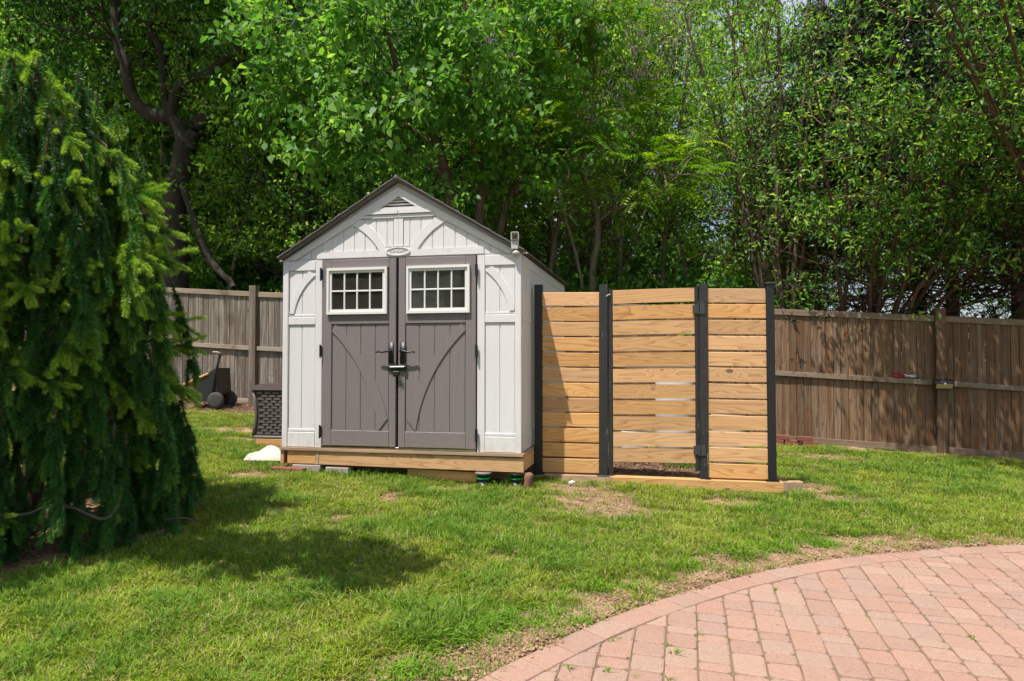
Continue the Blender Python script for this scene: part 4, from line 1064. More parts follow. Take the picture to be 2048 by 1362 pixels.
# --- dark conifers with bare lower twigs, open sky behind them
def conifer(seed, base, H, lab, leanx=0.0):
    T = Tree(seed); pts = []; 
    for i in range(12):
        f = i/11; pts.append(Vector((leanx*f+T.rng.uniform(-.03, .03), T.rng.uniform(-.03, .03), H*f-.1)))
    T.limb(pts, .13, .03, 9); tips = []
    for k in range(80):
        f = T.rng.uniform(.08, .98); i = min(int(f*11), 10); p = pts[i].lerp(pts[i+1], f*11-i); a = T.rng.uniform(0, 2*math.pi)
        L = (1.9*(1-f)+.8)*T.rng.uniform(.7, 1.15); n0 = len(T.pts)
        T.grow(p, Vector((math.cos(a), math.sin(a), T.rng.uniform(-.15, .35))), L, .020, 1, 3, up=.01, spread=.55, kids=(6, 6, 4), wand=.10, minr=.0025)
        new = T.pts[n0:]
        keep = .05 if f < .36 else (.40 if f < .46 else 1.0)
        tips += [t for t in new if T.rng.random() < keep]
    return T.wood('trunk', M['bark_red']), T.leaves('crown', M['needle_dark'], per=10, size=.10, sig=.06, tint=(.45, .25), shape='kite', aspect=.20, droop=.05, pts=tips)
cw, cc = conifer(61, None, 7.6, '')
for k, (x, y, rz, s, lab) in enumerate(((1748, 12.4, 0, 1.0, 'dark conifer with bare lower twigs behind the fence, nearest the screen'), (1905, 12.0, 2.1, 1.05, 'dark conifer rising behind the fence post with the solar light'),
                                        (2040, 11.6, 4.0, 1.1, 'dark conifer at the picture edge beyond the right fence panel'), (1840, 14.2, 1.0, 1.15, 'dark conifer set farther back, between two nearer conifers'))):
    p = px(x, 640, y); plant('conifer', lab, 'tree', cw, cc, (p.x, p.y, .15), rz, s, 'dark conifers behind the fence')

# --- generic woodland trees, several shapes shared by many trees
def wood_tree(seed, H, mat, bark, per, size, tint, spread=.75, low=.18, shape='kite'):
    T = Tree(seed); pts = []; lx, ly = T.rng.uniform(-.5, .5), T.rng.uniform(-.4, .4)
    for i in range(12):
        f = i/11; pts.append(Vector((lx*f*f+.08*math.sin(f*7+seed), ly*f*f+.06*math.cos(f*6+seed), H*f-.2)))
    T.limb(pts, .14, .03, 8)
    for k in range(34):
        f = low + (1-low)*(k+T.rng.random())/34; i = min(int(f*11), 10); p = pts[i].lerp(pts[i+1], f*11-i); a = T.rng.uniform(0, 2*math.pi)
        L = (1.0+1.3*math.sin(math.pi*min(1, f*1.02)))*T.rng.uniform(.75, 1.2)
        T.grow(p, Vector((math.cos(a), math.sin(a), T.rng.uniform(-.05, .6))), L, .028, 1, 3, up=.05, spread=.75, kids=(5, 4, 4))
    return T.wood('trunk', bark), T.leaves('crown', mat, per=per, size=size, sig=.095, tint=tint, shape=shape, droop=.4)
kinds = [wood_tree(71, 8.0, M['leaf_b'], M['bark_dark'], 7, .10, (.5, .25)), wood_tree(72, 7.2, M['leaf_a'], M['bark_brown'], 7, .105, (.45, .25), low=.10), wood_tree(73, 8.6, M['leaf_c'], M['bark_dark'], 7, .11, (.55, .25), low=.14)]
kinds.append(wood_tree(74, 7.6, M['leaf_b'], M['bark_dark'], 8, .085, (.68, .22), low=.36))
spots = [(520, 15.6, 3, .9), (625, 13.6, 3, .8), (400, 16.6, 3, 1.1), (250, 16.8, 3, 1.1), (455, 16.0, 0, 1.0), (590, 15.0, 1, .9), (700, 15.3, 0, 1.0), (180, 16.0, 1, 1.05), (40, 15.8, 2, 1.0), (820, 13.6, 2, .85), (1090, 13.2, 1, .8), (-150, 15.8, 0, 1.0), (1010, 16.0, 0, 1.0),
         (520, 18.5, 2, 1.2), (680, 20, 1, 1.3), (340, 19, 0, 1.3), (140, 18, 2, 1.25), (860, 19.5, 2, 1.3), (1130, 18.5, 2, .95), (-120, 18, 1, 1.2), (1330, 16.5, 0, .85), (1480, 18, 0, .9), (1255, 20, 1, .9), (2120, 15, 1, .9),
         (420, 25, 1, 1.5), (600, 27, 2, 1.6), (790, 26, 0, 1.5), (230, 25, 2, 1.6), (30, 24, 0, 1.5), (970, 27, 1, 1.4), (1100, 29, 2, 1.2), (-250, 26, 1, 1.6), (1400, 30, 2, .9), (1580, 34, 1, .8)]
hue = ['yellow green', 'mid green', 'deep green', 'bright small leaved']
rs = random.Random(14)
spots_s = sorted(range(len(spots)), key=lambda i: spots[i][1])
for i, (x, y, kd, s) in enumerate(spots):
    p = px(x, 640, y)
    where = 'just behind the fence' if y < 15.5 else ('in the middle of the wood' if y < 22 else 'deep in the far wood')
    side = 'beyond the spruce' if x < 300 else ('between spruce and shed' if x < 580 else ('above the shed roof' if x < 1000 else ('above the slatted screen' if x < 1540 else 'beyond the conifers')))
    same = [j for j in range(len(spots)) if spots[j][2] == kd]
    rank = same.index(i) if i in same else 0
    lab = '%s tree %s, %s' % (hue[kd], where, side)
    plant('woodland_tree', lab, 'tree', kinds[kd][0], kinds[kd][1], (p.x, p.y, .35), rs.uniform(0, 6.28), (s, s, s*rs.uniform(.92, 1.08)*(1.0 if y < 15.4 or x > 1500 else 1.5)), 'woodland trees behind the fence')
for k, (x, y, kd) in enumerate(((-9.0, -9.5, 1), (-14.5, -7.0, 2))):
    plant('garden_tree', 'leafy garden tree mirrored in the shed windows, %s' % ('nearer the picture middle', 'farther to the side')[k], 'tree', kinds[kd][0], kinds[kd][1], (x, y, gzf(x, y)-.1), k*1.7, 1.0, 'garden trees behind the viewpoint')

# --- slender pale trunks standing among the others
def slim_tree(seed, H):
    T = Tree(seed); pts = []; p = Vector((0, 0, -.2)); d = Vector((T.rng.uniform(-.12, .12), 0, 1))
    for i in range(14):
        pts.append(p.copy()); d = (d + Vector((T.rng.gauss(0, .07), T.rng.gauss(0, .05), .12))).normalized(); p = p + d*H/13
    T.limb(pts, .055, .015, 7)
    for k in range(20):
        f = .34 + .64*(k+T.rng.random())/20; i = min(int(f*13), 12); a = T.rng.uniform(0, 6.28)
        T.grow(pts[i], Vector((math.cos(a), math.sin(a), T.rng.uniform(.2, .9))), T.rng.uniform(.8, 1.5), .016, 1, 2, up=.08, spread=.6, kids=(5, 4))
    return T.wood('trunk', M['bark_pale']), T.leaves('crown', M['leaf_b'], per=6, size=.085, sig=.10, tint=(.66, .22), shape='kite')
slim = [slim_tree(171, 8.5), slim_tree(172, 7.5), slim_tree(173, 9.0)]
for k, (x, y, s) in enumerate(((448, 13.6, .95), (512, 14.4, 1.0), (548, 13.2, .8), (592, 14.2, 1.0), (655, 13.4, .9), (725, 12.9, .8), (868, 12.4, .9), (985, 12.8, 1.0), (1062, 12.3, .9), (1125, 13.0, 1.0), (1245, 12.8, .95), (1300, 13.6, 1.0), (1385, 12.9, .9), (1462, 13.4, 1.0), (1505, 12.6, .9), (420, 16.0, 1.1), (300, 14.2, 1.0))):
    p = px(x, 640, y)
    side = 'beyond the spruce' if x < 400 else ('between spruce and shed' if x < 570 else ('behind the shed roof' if x < 1050 else 'above the slatted screen'))
    plant('slender_tree', 'slender pale stemmed tree %s' % side, 'tree', slim[k % 3][0], slim[k % 3][1], (p.x, p.y, .35), rs.uniform(0, 6.28), s, 'slender trees behind the fence')

# --- understorey bushes just behind the fence
def bush(seed, mat, tint, size):
    T = Tree(seed)
    for k in range(16):
        a = T.rng.uniform(0, 2*math.pi); T.grow(Vector((T.rng.uniform(-.2, .2), T.rng.uniform(-.2, .2), -.05)), Vector((math.cos(a)*.5, math.sin(a)*.5, T.rng.uniform(.8, 1.8))), T.rng.uniform(1.0, 1.7), .018, 0, 2, up=.12, spread=.7, kids=(7, 5))
    return T.wood('stems', M['bark_brown']), T.leaves('foliage', mat, per=8, size=size, sig=.11, tint=tint, shape='kite')
bk = [bush(81, M['leaf_b'], (.55, .25), .085), bush(82, M['leaf_a'], (.5, .25), .095), bush(83, M['leaf_c'], (.6, .25), .09)]
bl = ['yellow green', 'mid green', 'deep green']
bs = [(300, 14.6, 2, 1.0), (430, 14.8, 1, 1.1), (545, 14.6, 0, 1.1), (620, 14.0, 2, 1.0), (745, 13.5, 0, 1.1), (800, 13.2, 1, 1.1), (1000, 12.2, 0, 1.05), (1100, 12.0, 1, 1.1), (1210, 12.3, 0, 1.0), (1290, 11.9, 2, 1.1), (1370, 12.0, 1, 1.05), (1450, 11.8, 0, 1.1), (1530, 11.9, 2, .9),
      (1640, 15.5, 0, .9), (200, 14.3, 0, 1.0), (80, 14.4, 2, 1.0), (1255, 14.8, 2, 1.5), (1420, 14.5, 0, 1.45), (1330, 16.5, 1, 1.6), (480, 15.5, 1, 1.5), (740, 16.2, 2, 1.6), (900, 14.5, 1, 1.5), (610, 17, 0, 1.7)]
for i, (x, y, kd, s) in enumerate(bs):
    p = px(x, 640, y)
    side = ('behind the spruce' if x < 290 else 'over the fence beside shed' if x < 570 else 'behind the shed roof' if x < 1050 else 'above the slatted screen' if x < 1540 else 'low beyond the end fence panel')
    plant('bush', '%s bush %s, %s' % (bl[kd], side, 'close to the fence' if y < 13 else 'set back in the wood'), 'bush', bk[kd][0], bk[kd][1], (p.x, p.y, .3), rs.uniform(0, 6.28), s, 'bushes behind the fence', 'stems', 'foliage')

# ------------------------------------------------------------------ weeping spruce
M['needle'] = m_leaf('spruce_needle', (.013, .055, .014), (.060, .185, .028), (.31, .46, .055), trans=.26, rough=.42, spec=.45)
M['twig'] = m_plain('orange_brown_twig', (.085, .048, .022), .85, var=.3)
M['limb_grey'] = m_bark('grey_spruce_limb', (.05, .036, .028), (.12, .09, .075))
def sweep_needles(g, axis_pts, tints, dens, ln, VV, TT):
    P = np.array([tuple(p) for p in axis_pts]); seg = np.diff(P, axis=0); sl = np.linalg.norm(seg, axis=1); L = sl.sum()
    n = max(8, int(L*dens)); t = g.rand(n)*L*.985; cum = np.concatenate([[0], np.cumsum(sl)])
    i = np.clip(np.searchsorted(cum, t)-1, 0, len(sl)-1); f = ((t-cum[i])/sl[i])[:, None]
    c = P[i]*(1-f) + P[i+1]*f; ax = seg[i]/sl[i][:, None]
    rv = g.normal(0, 1, (n, 3)); rv -= ax*(rv*ax).sum(1, keepdims=True); rv /= np.linalg.norm(rv, axis=1, keepdims=True)+1e-9
    fr = (t/L)[:, None]
    d = ax*(.40+.30*fr) + rv*(.95-.2*fr); d /= np.linalg.norm(d, axis=1, keepdims=True)
    sd_ = np.cross(d, g.normal(0, 1, (n, 3))); sd_ /= np.linalg.norm(sd_, axis=1, keepdims=True)+1e-9
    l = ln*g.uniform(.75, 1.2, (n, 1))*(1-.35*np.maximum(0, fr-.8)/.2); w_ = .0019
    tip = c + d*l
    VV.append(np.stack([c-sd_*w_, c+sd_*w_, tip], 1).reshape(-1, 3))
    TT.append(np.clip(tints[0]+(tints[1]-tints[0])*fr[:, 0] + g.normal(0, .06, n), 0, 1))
def spruce_branch(seed, L, out=False, bright=.0):
    g = np.random.RandomState(seed); VV, TT = [], []; tw = MB()
    n = max(6, int(L/.075)); p = Vector((0, 0, 0)); d = Vector((1, 0, .1 if seed % 2 else -.1)) if out else Vector((.12, 0, -1))
    pts = [p.copy()]
    for i in range(n):
        if out: d = (d + Vector((g.normal(0, .07), g.normal(0, .10), -.045 + (.10 if i > n*.6 else 0)))).normalized()
        else: d = (d + Vector((g.normal(0, .07)-.01, g.normal(0, .07), -.06))).normalized()
        p = p + d*(L/n); pts.append(p.copy())
    tw.tube(pts, [.006-.0045*i/n for i in range(n+1)], 4, False)
    for i in range(1, n+1):
        t_ = (pts[i]-pts[i-1]).normalized()
        for _ in range(g.choice([1, 2, 2, 3]) if i < n else 4):
            a = perp(t_); q = g.uniform(0, 2*math.pi); side = a*math.cos(q)+t_.cross(a)*math.sin(q)
            dd = (t_*g.uniform(.7, 1.2) + side*(g.uniform(.32, .65) if not out else g.uniform(.4, .8))).normalized(); l = g.uniform(.11, .21)*(1.15 if i == n else 1)
            ap = [pts[i].copy()]; e = dd.copy()
            for k in range(4):
                e = (e + Vector((0, 0, -.22 if not out else (.02 if g.rand() < .6 else -.12)))).normalized(); ap.append(ap[-1] + e*(l/4))
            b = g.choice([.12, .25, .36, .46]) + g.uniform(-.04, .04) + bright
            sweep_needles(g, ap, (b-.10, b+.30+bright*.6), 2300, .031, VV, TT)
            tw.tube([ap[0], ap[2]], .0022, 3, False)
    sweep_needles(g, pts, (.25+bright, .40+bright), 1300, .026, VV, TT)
    V = np.concatenate(VV); me = npmesh('branch', V, np.arange(len(V)).reshape(-1, 3), M['needle'], np.concatenate(TT))
    # twig joined in, second material
    tm = tw.mesh('t', M['twig'])
    me2 = join_meshes('branch', [me, tm]); return me2
def join_meshes(name, ms):
    """concatenate triangle/quad meshes, keeping materials and the tint"""
    V = []; loops = []; starts = []; mi = []; tint = []; mats = []; vo = 0; lo = 0
    for m in ms:
        nv = len(m.vertices); a = np.empty(nv*3, np.float32); m.vertices.foreach_get('co', a); V.append(a.reshape(-1, 3))
        l = np.empty(len(m.loops), np.int32); m.loops.foreach_get('vertex_index', l); loops.append(l+vo)
        s_ = np.empty(len(m.polygons), np.int32); m.polygons.foreach_get('loop_start', s_); starts.append(s_+lo)
        mi.append(np.full(len(m.polygons), len(mats), np.int32)); mats.append(m.materials[0])
        tt = np.full(len(m.polygons), .4, np.float32)
        if 'tint' in m.attributes: m.attributes['tint'].data.foreach_get('value', tt)
        tint.append(tt); vo += nv; lo += len(l)
    me = bpy.data.meshes.new(name); V = np.concatenate(V); loops = np.concatenate(loops); starts = np.concatenate(starts)
    me.vertices.add(len(V)); me.vertices.foreach_set('co', V.ravel()); me.loops.add(len(loops)); me.loops.foreach_set('vertex_index', loops)
    me.polygons.add(len(starts)); me.polygons.foreach_set('loop_start', starts); me.polygons.foreach_set('material_index', np.concatenate(mi))
    for m in mats: me.materials.append(m)
    at = me.attributes.new('tint', 'FLOAT', 'FACE'); at.data.foreach_set('value', np.concatenate(tint)); me.update(calc_edges=True)
    for m in ms: bpy.data.meshes.remove(m)
    return me
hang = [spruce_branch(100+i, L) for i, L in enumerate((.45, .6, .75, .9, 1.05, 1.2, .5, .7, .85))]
hang_new_lit = [spruce_branch(120+i, L, False, .22) for i, L in enumerate((.45, .6, .75, .9, .6))]  # paler tint: new growth, plus sunlight painted into the upper strands
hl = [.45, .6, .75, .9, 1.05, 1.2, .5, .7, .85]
outb = [spruce_branch(140+i, L, True, .34) for i, L in enumerate((.35, .45, .55, .65, .5, .4))]  # outward sprays tinted paler still: fresh tips with sunlight put into the colour
sz = gzf(*SPR)
spruce = empty('weeping_spruce', (SPR[0], SPR[1], sz))
tag(spruce, 'weeping spruce with hanging dark green branches at the lawn edge', 'tree')
T = Tree(90)
T.curve([(0, 0, -.1), (.05, -.05, .9), (-.05, .0, 2.0), (.0, -.05, 2.7), (-.10, -.05, 3.15)], .075, .02, 14)
mkobj('trunk', T.wood('trunk', M['bark_brown']), spruce)
rng = random.Random(77)
rprof = lambda z: float(np.interp(z, [0, .12, .9, 1.37, 2.1, 2.75, 3.2, 3.45, 3.7], [.92, .96, .99, .95, .85, .69, .47, .30, .1]))
for k in range(14):                                     # arching limbs
    a = R(-150 + 24*k + rng.uniform(-8, 8)); zt = rng.uniform(1.2, 2.8); rr_ = rprof(zt)*.95
    T = Tree(900+k); T.curve([(0, 0, zt-.25), (rr_*.4*math.cos(a), rr_*.4*math.sin(a), zt+.05), (rr_*.8*math.cos(a), rr_*.8*math.sin(a), zt), (rr_*math.cos(a), rr_*math.sin(a), zt-.25)], .018, .006, 9)
    mkobj('limb', T.wood('limb', M['limb_grey']), spruce)
base = Vector((SPR[0], SPR[1], sz))
T = Tree(950); T.curve([px(246, 930, 4.65)-base, px(240, 985, 4.55)-base, px(230, 1020, 4.46)-base, px(205, 1038, 4.36)-base, px(172, 1026, 4.34)-base, px(110, 1008, 4.26)-base, px(60, 1026, 4.2)-base, px(0, 1040, 4.1)-base, px(-60, 1060, 4.0)-base], .012, .007, 20, wob=.004)
mkobj('limb', T.wood('limb', M['limb_grey']), spruce)
T = Tree(951); T.curve([px(330, 1040, 4.75)-base, px(360, 1036, 4.68)-base, px(385, 1040, 4.62)-base, px(392, 1052, 4.6)-base], .009, .004, 8, wob=.003)
mkobj('limb', T.wood('limb', M['limb_grey']), spruce)
nb = 0
def put(me, p, rz, s, tilt=(0, 0)):
    global nb
    o = mkobj('branch', me, spruce, p); o.rotation_euler = (tilt[0], tilt[1], rz); o.scale = (s, s, s); nb += 1
for k in range(205):
    # the side turned to the lawn is densest
    bk_ = k % 4 == 3
    a = R(rng.uniform(-160, 35) if not bk_ else rng.uniform(35, 200))
    i = rng.randrange(len(hang)) if not bk_ else rng.choice((3, 4, 5, 8)); s = rng.uniform(1.1, 1.45); L = hl[i]*s
    u_ = rng.random(); zt = rng.uniform(.45, 1.35) if u_ < .42 else (rng.uniform(1.3, 2.3) if u_ < .72 else rng.uniform(2.2, 3.28))
    if zt - L < .0:
        if rng.random() < .5: i = rng.choice((0, 6)); L = hl[i]*s
        zt = max(zt, L + rng.uniform(.0, .12))
    ze = zt - .35*L
    r_ = rprof(min(3.5, zt-.1*L))*rng.uniform(.62, .99)
    hm = hang[i] if zt < 1.6 or rng.random() < .35 or i > 4 else hang_new_lit[i]
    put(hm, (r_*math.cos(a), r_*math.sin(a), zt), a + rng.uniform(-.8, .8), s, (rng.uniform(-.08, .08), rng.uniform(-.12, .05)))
for k in range(74):
    a = R(rng.uniform(-125, 45)); zt = rng.choice((rng.uniform(1.6, 3.3), rng.uniform(2.2, 3.42), rng.uniform(1.0, 2.2)))
    i = rng.randrange(len(outb)); s = rng.uniform(.85, 1.2); L = (.35, .45, .55, .65, .5, .4)[i]*s
    r_ = max(0.02, rprof(zt-.05) - L*.92)
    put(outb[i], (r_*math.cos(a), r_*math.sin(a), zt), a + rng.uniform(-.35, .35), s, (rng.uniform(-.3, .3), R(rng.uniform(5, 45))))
for k in range(16):                                     # sprays over the bare low limb and at the foot
    a = R(rng.uniform(-125, -70)); i = rng.randrange(len(outb)); put(outb[i], (.75*math.cos(a), .75*math.sin(a), rng.uniform(.25, .5)), a + rng.uniform(-.5, .5), rng.uniform(.6, .85), (0, R(rng.uniform(15, 50))))

# --- leafy limb of a neighbouring tree, above and outside the view, that shades the lawn
T = Tree(97); b0 = Vector((-5.4, 2.4, gzf(-5.4, 2.4)))
T.curve([(0, 0, -.1), (.1, .1, 2.0), (.3, .2, 3.6), (.9, .5, 4.1), (2.2, .85, 4.25), (3.6, .65, 4.3)], .12, .03, 16)
for f in np.linspace(0, 1, 22):
    p = Vector((.9+2.75*f, .5+.35*math.sin(f*3), 4.15+.1*f))
    T.grow(p, Vector((T.rng.uniform(-1, 1), T.rng.uniform(-.6, .6), T.rng.uniform(-.2, .3))), T.rng.uniform(.20, .38)*(1.25-.6*f), .012, 1, 2, up=.0, spread=.7, kids=(4, 3))
plant('overhanging_tree', 'leafy tree beside the spruce whose limb shades the lawn', 'tree', T.wood('trunk', M['bark_brown']), T.leaves('crown', M['leaf_a'], per=12, size=.11, sig=.10, tint=(.5, .2), shape='kite'), b0)

# ------------------------------------------------------------------ grass
def m_grass(name, stops, trans=.4):
    t = NT(name); r = t.rand()
    c = t.ramp(r, stops)
    t.base(c); t.rough(.55); t.b.inputs['Specular IOR Level'].default_value = .18
    tr = t.n('ShaderNodeBsdfTranslucent'); t.l(c, tr.inputs['Color'])
    mx = t.n('ShaderNodeMixShader'); mx.inputs[0].default_value = trans
    t.l(t.b.outputs[0], mx.inputs[1]); t.l(tr.outputs[0], mx.inputs[2]); t.l(mx.outputs[0], t.out.inputs[0]); return t.m
G_A = m_grass('lawn_green', [(0, (.115, .235, .014)), (.45, (.195, .325, .020)), (.8, (.28, .385, .030)), (1, (.36, .40, .08))])
G_B = m_grass('lawn_yellow_green', [(0, (.175, .315, .017)), (.45, (.28, .385, .026)), (.8, (.37, .42, .045)), (1, (.42, .42, .11))])
G_C = m_grass('fescue_blue_green', [(0, (.105, .225, .022)), (.5, (.155, .295, .032)), (1, (.23, .35, .06))])
G_S = m_grass('dry_straw', [(0, (.36, .27, .14)), (.5, (.46, .37, .20)), (1, (.30, .22, .11))], .15)
G_W = m_grass('broad_weed', [(0, (.155, .315, .022)), (.5, (.20, .37, .030)), (1, (.26, .40, .045))])
def tuft(name, seed, mats, n, rad, hgt, wid, lean, curl=.5, dry=0.0):
    g = random.Random(seed); vs = []; fs = []; mi = []
    for k in range(n):
        a = g.uniform(0, 2*math.pi); r_ = rad*math.sqrt(g.random()); x, y = r_*math.cos(a), r_*math.sin(a)
        b = a + g.uniform(-1.2, 1.2); h = hgt*g.uniform(.55, 1.2); l = lean*g.uniform(.3, 1.3); w_ = wid*g.uniform(.7, 1.2)
        dx, dy = math.cos(b), math.sin(b); sx, sy = -dy*w_/2, dx*w_/2; q = len(vs)
        m = (x+dx*l*h*.45, y+dy*l*h*.45, h*.58); tp = (x+dx*l*h*(1.0+curl*.5), y+dy*l*h*(1.0+curl*.5), h*(1-.35*curl*l))
        vs += [(x-sx, y-sy, -.006), (x+sx, y+sy, -.006), (m[0]+sx*.85, m[1]+sy*.85, m[2]), (m[0]-sx*.85, m[1]-sy*.85, m[2]), tp]
        fs += [(q, q+1, q+2, q+3), (q+3, q+2, q+4)]; i = 1 if (len(mats) > 1 and g.random() < dry) else 0; mi += [i, i]
    me = bpy.data.meshes.new(name); me.from_pydata(vs, [], fs)
    for m in mats: me.materials.append(m)
    me.polygons.foreach_set('material_index', mi); return me
def clover(name, seed, mat):
    g = random.Random(seed); mb = MB()
    for k in range(7):
        x, y, h = g.uniform(-.035, .035), g.uniform(-.035, .035), g.uniform(.018, .04); a0 = g.uniform(0, 6)
        for j in range(3):
            a = a0+j*2.09; c = (x+.010*math.cos(a), y+.010*math.sin(a), h+g.uniform(-.002, .004)); r_ = g.uniform(.0075, .011)
            tl = (g.uniform(-.3, .3), g.uniform(-.3, .3))
            mb.add([(c[0]+r_*math.cos(q), c[1]+r_*math.sin(q), c[2]+r_*(math.cos(q)*tl[0]+math.sin(q)*tl[1])) for q in (0, 1.05, 2.1, 3.14, 4.2, 5.25)], [(0, 1, 2, 3, 4, 5)])
        mb.tube([(x, y, 0), (x, y, h)], .0012, 3, False)
    return mb.mesh(name, mat)
def crumbs(name, seed):
    q = random.Random(seed); mb = MB()
    for _ in range(16):
        s_ = q.uniform(.003, .010); c = Vector((q.uniform(-.06, .06), q.uniform(-.06, .06), q.uniform(0, .006)))
        bb = MB().lathe([(s_*.5, -s_*.5), (s_, -s_*.1), (s_*.7, s_*.5), (s_*.15, s_*.65)], sides=5)
        bb.xf(Matrix.Translation(c) @ Matrix.Rotation(q.uniform(0, 6), 4, 'Z') @ Matrix.Rotation(q.uniform(-.8, .8), 4, 'Y')); mb.add(bb.v, bb.f)
    return mb.mesh(name, m_grass('soil_crumb', [(0, (.22, .13, .075)), (.5, (.34, .215, .125)), (1, (.42, .29, .18))], .0))
def scatter(name, label, cat, protos, pts, idx, rot, scl, kind='stuff'):
    pc_ = bpy.data.collections.new(name + '_pieces')
    for i, me in enumerate(protos):
        o = bpy.data.objects.new('%s_piece_%02d' % (name, i), me); pc_.objects.link(o)
    me = bpy.data.meshes.new(name); n = len(pts); me.vertices.add(n); me.vertices.foreach_set('co', np.asarray(pts, np.float32).ravel())
    a = me.attributes.new('idx', 'INT', 'POINT'); a.data.foreach_set('value', np.asarray(idx, np.int32))
    a = me.attributes.new('rot', 'FLOAT_VECTOR', 'POINT'); a.data.foreach_set('vector', np.asarray(rot, np.float32).ravel())
    a = me.attributes.new('scl', 'FLOAT', 'POINT'); a.data.foreach_set('value', np.asarray(scl, np.float32))
    me.update()
    ob = mkobj(name, me); tag(ob, label, cat, kind=kind)
    ng = bpy.data.node_groups.new(name + '_scatter', 'GeometryNodeTree')
    ng.interface.new_socket('Geometry', in_out='INPUT', socket_type='NodeSocketGeometry'); ng.interface.new_socket('Geometry', in_out='OUTPUT', socket_type='NodeSocketGeometry')
    gi = ng.nodes.new('NodeGroupInput'); go = ng.nodes.new('NodeGroupOutput'); ci = ng.nodes.new('GeometryNodeCollectionInfo')
    ci.inputs['Collection'].default_value = pc_; ci.inputs['Separate Children'].default_value = True; ci.inputs['Reset Children'].default_value = True
    ip = ng.nodes.new('GeometryNodeInstanceOnPoints'); ip.inputs['Pick Instance'].default_value = True
    def na(nm, dt):
        x = ng.nodes.new('GeometryNodeInputNamedAttribute'); x.data_type = dt; x.inputs['Name'].default_value = nm; return x.outputs[0]
    L = ng.links.new
    L(gi.outputs[0], ip.inputs['Points']); L(ci.outputs[0], ip.inputs['Instance']); L(na('idx', 'INT'), ip.inputs['Instance Index'])
    L(na('rot', 'FLOAT_VECTOR'), ip.inputs['Rotation']); L(na('scl', 'FLOAT'), ip.inputs['Scale']); L(ip.outputs[0], go.inputs[0])
    md = ob.modifiers.new('scatter', 'NODES'); md.node_group = ng; return ob
protos = [tuft('g', 1, [G_A, G_S], 16, .05, .040, .0042, .95, .7, .12), tuft('g', 2, [G_A, G_S], 14, .05, .046, .0042, .85, .7, .09), tuft('g', 3, [G_B, G_S], 16, .05, .036, .0046, 1.0, .7, .16),
          tuft('g', 4, [G_B, G_S], 14, .05, .040, .0044, 1.0, .6, .22), tuft('g', 5, [G_C], 16, .045, .056, .0040, .85, .8), tuft('g', 6, [G_S], 12, .06, .022, .0034, 1.8, 1.0),
          clover('c', 7, G_A), tuft('g', 8, [G_W, G_S], 11, .030, .036, .0075, 1.35, .9, .05), tuft('g', 9, [G_S], 14, .075, .010, .0032, 4.5, .6), crumbs('s', 10)]
g = np.random.RandomState(9)
N = 130000
u = g.rand(N); y = (math.sqrt(2.2) + u*(math.sqrt(12.0)-math.sqrt(2.2)))**2; x = (g.rand(N)*2-1)*(.80*y+.35)
dn = density(x, y); keep = g.rand(N) < dn; 
n1 = vnoise(x, y, 1.1)*.65 + vnoise(x, y, 3.7)*.35; n2 = vnoise(x+40, y, 1.7)*.6+vnoise(x+11, y+7, 5)*.4; n3 = vnoise(x+3, y+70, 2.3)
rp = np.hypot(x-PC[0], y-PC[1]) - PR
idx = np.where(n1 + g.normal(0, .10, N) < .49, g.choice([0, 1], N), g.choice([2, 3], N))
idx = np.where((n2 + g.normal(0, .05, N) > .62) & (g.rand(N) < .45), 4, idx)
idx = np.where((rp < .45) & (n2 > .42) & (g.rand(N) < .7), 7, idx)
idx = np.where(g.rand(N) < .03 + .14*soft(n3, .45, .75), 5, idx)
bare = (dn < .75)
idx = np.where(bare & (g.rand(N) < .35), g.choice([5, 9-1], N), idx)
scl = g.uniform(.6, 1.4, N)*(.85+.3*n1); scl = np.where(idx == 4, scl*g.uniform(.8, 1.25, N), scl)
scl = scl*np.where(bare, .8, 1.0)
# flat straw over bare places
ex = (~keep) & (dn > .02) & (g.rand(N) < .6); idx = np.where(ex, g.choice([8, 9], N), idx); keep = keep | ex
keep &= dn > .0
P_ = np.stack([x, y, gz(x, y) + ((vnoise(x, y, 2.2)-.5)*.03 + (vnoise(x, y, 9)-.5)*.014) - .012], 1)
rot = np.stack([g.normal(0, .12, N), g.normal(0, .12, N), g.uniform(0, 6.28, N)], 1)
scatter('lawn_grass', 'sunlit lawn grass with clover, straw and thin patches', 'grass', protos, P_[keep], idx[keep], rot[keep], scl[keep])
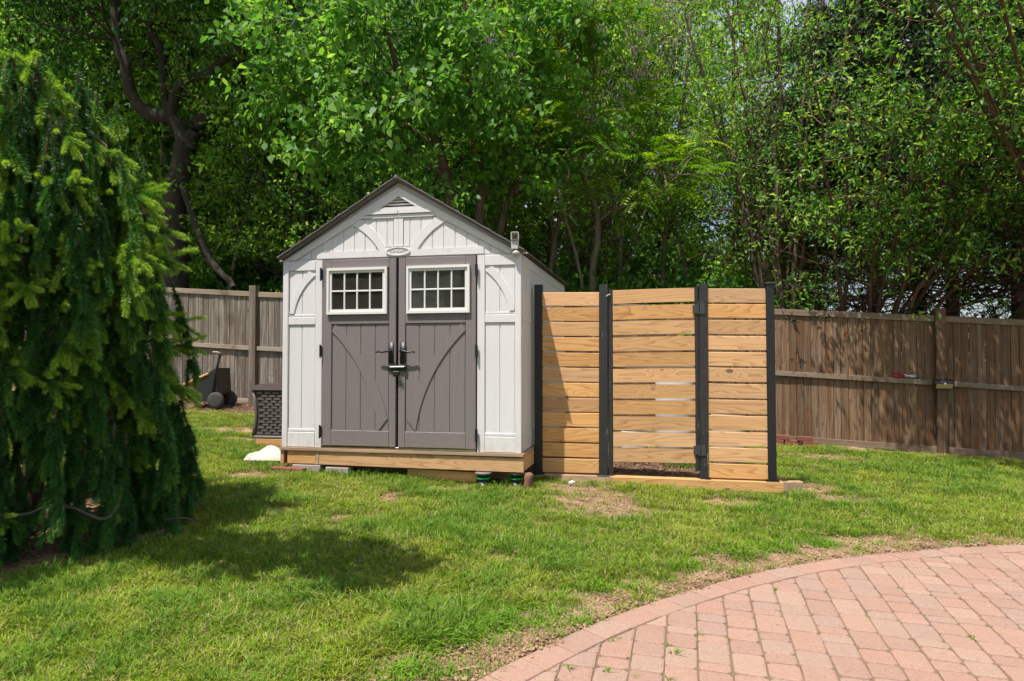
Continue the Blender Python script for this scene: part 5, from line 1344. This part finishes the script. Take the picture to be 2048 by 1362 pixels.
# weeds along the patio joints
wpts = []; wi = []; ws = []
g2 = random.Random(31)
for (a, b, s) in ((1345, 1306, 1.0), (1210, 1342, .7), (1138, 1335, .75), (1335, 1357, .7), (1945, 1275, .8), (1220, 1282, .6), (1240, 1276, .45), (1345, 1241, .5), (1340, 1290, .5), (1400, 1270, .5), (1550, 1178, .5), (1275, 1352, .45), (1950, 1110, .5), (2010, 1112, .5), (1560, 1252, .35), (1700, 1300, .3)):
    q = px(a, b, 3.0); d = q - Vector((0, 0, 1.3)); t = 1.0
    for _ in range(30):
        p = Vector((0, 0, 1.3)) + d*t; t *= (1.3-gzf(p.x, p.y))/(1.3-p.z)
    p = Vector((0, 0, 1.3)) + d*t; wpts.append((p.x, p.y, gzf(p.x, p.y)-.006)); wi.append(0 if g2.random() < .7 else 1); ws.append(s)
n_s = len(wpts)
for k in range(700):                                    # tiny moss and seedlings in the sand
    ci = g2.randrange(-16, 24); t = g2.uniform(2.6, 5.6); s_ = off + ci*.1495
    X_, Y_ = e_s[0]*s_+e_t[0]*t, e_s[1]*s_+e_t[1]*t
    if math.hypot(X_-PC[0], Y_-PC[1]) > PR-.16: continue
    if vnoise(X_, Y_, 3.0) < .45: continue
    wpts.append((X_+g2.uniform(-.003, .003), Y_, gzf(X_, Y_)-.012)); wi.append(g2.choice((2, 2, 3))); ws.append(g2.uniform(.5, 1.1))
wp = [tuft('w', 21, [G_W], 9, .012, .045, .008, 1.3, .9), tuft('w', 22, [G_W], 8, .014, .030, .007, 1.4, .9), tuft('w', 23, [G_B], 7, .010, .013, .004, 1.2, .8), tuft('w', 24, [G_S], 6, .016, .008, .003, 2.5, .8)]
scatter('joint_weeds', 'tiny weeds and moss sprouting in the paver joints', 'weeds', wp, wpts, wi, [(0, 0, g2.uniform(0, 6.28)) for _ in wpts], ws)
# bark mulch along the fence and needle litter under the spruce
chip = []
for k in range(4):
    q = random.Random(60+k); mb = MB()
    for _ in range(9):
        c = Vector((q.uniform(-.05, .05), q.uniform(-.05, .05), q.uniform(0, .012))); b_ = MB().box(-q.uniform(.008, .022), q.uniform(.008, .022), -.005, .005, -.002, .002)
        b_.xf(Matrix.Translation(c) @ Matrix.Rotation(q.uniform(0, 6), 4, 'Z') @ Matrix.Rotation(q.uniform(-.5, .5), 4, 'Y')); mb.add(b_.v, b_.f)
    chip.append(mb.mesh('chip', m_grass('mulch_chip_%d' % k, [(0, (.13, .07, .045)), (.5, (.22, .13, .085)), (1, (.33, .22, .15))], .0)))
mp = []; 
for k in range(5200):
    a = g2.random()
    if a < .45: X_ = g2.uniform(-6.5, -1.5); Y_ = 11.75-.214*(X_+4.3)-g2.uniform(.0, 1.0)
    elif a < .75:
        q = g2.uniform(0, 6.28); r_ = 1.25*math.sqrt(g2.random()); X_, Y_ = SPR[0]-.1+r_*math.cos(q), SPR[1]+r_*math.sin(q)
    else: X_ = g2.uniform(.3, 2.5); Y_ = 7.1-.175*(X_-.22)+g2.uniform(.1, 1.6)
    mp.append((X_, Y_, gzf(X_, Y_)-.008))
scatter('bark_mulch', 'brown bark chips and litter along the fence foot', 'mulch', chip, mp, [g2.randrange(4) for _ in mp], [(0, 0, g2.uniform(0, 6.28)) for _ in mp], [g2.uniform(.7, 1.3) for _ in mp])

# ------------------------------------------------------------------ labels that would coincide are told apart by their order in the picture
byl = {}
for o in COL.objects:
    if o.parent is None and 'label' in o and 'category' in o: byl.setdefault(o['label'], []).append(o)
for lab, os_ in byl.items():
    if len(os_) < 2: continue
    os_.sort(key=lambda o: o.location.x/max(.5, o.location.y))
    n = len(os_)
    wd = ['left one', 'right one'] if n == 2 else (['left one', 'middle one', 'right one'] if n == 3 else ['%s from left' % q for q in ('first', 'second', 'third', 'fourth', 'fifth', 'sixth')[:n]])
    for o, q in zip(os_, wd): o['label'] = lab + ', ' + q
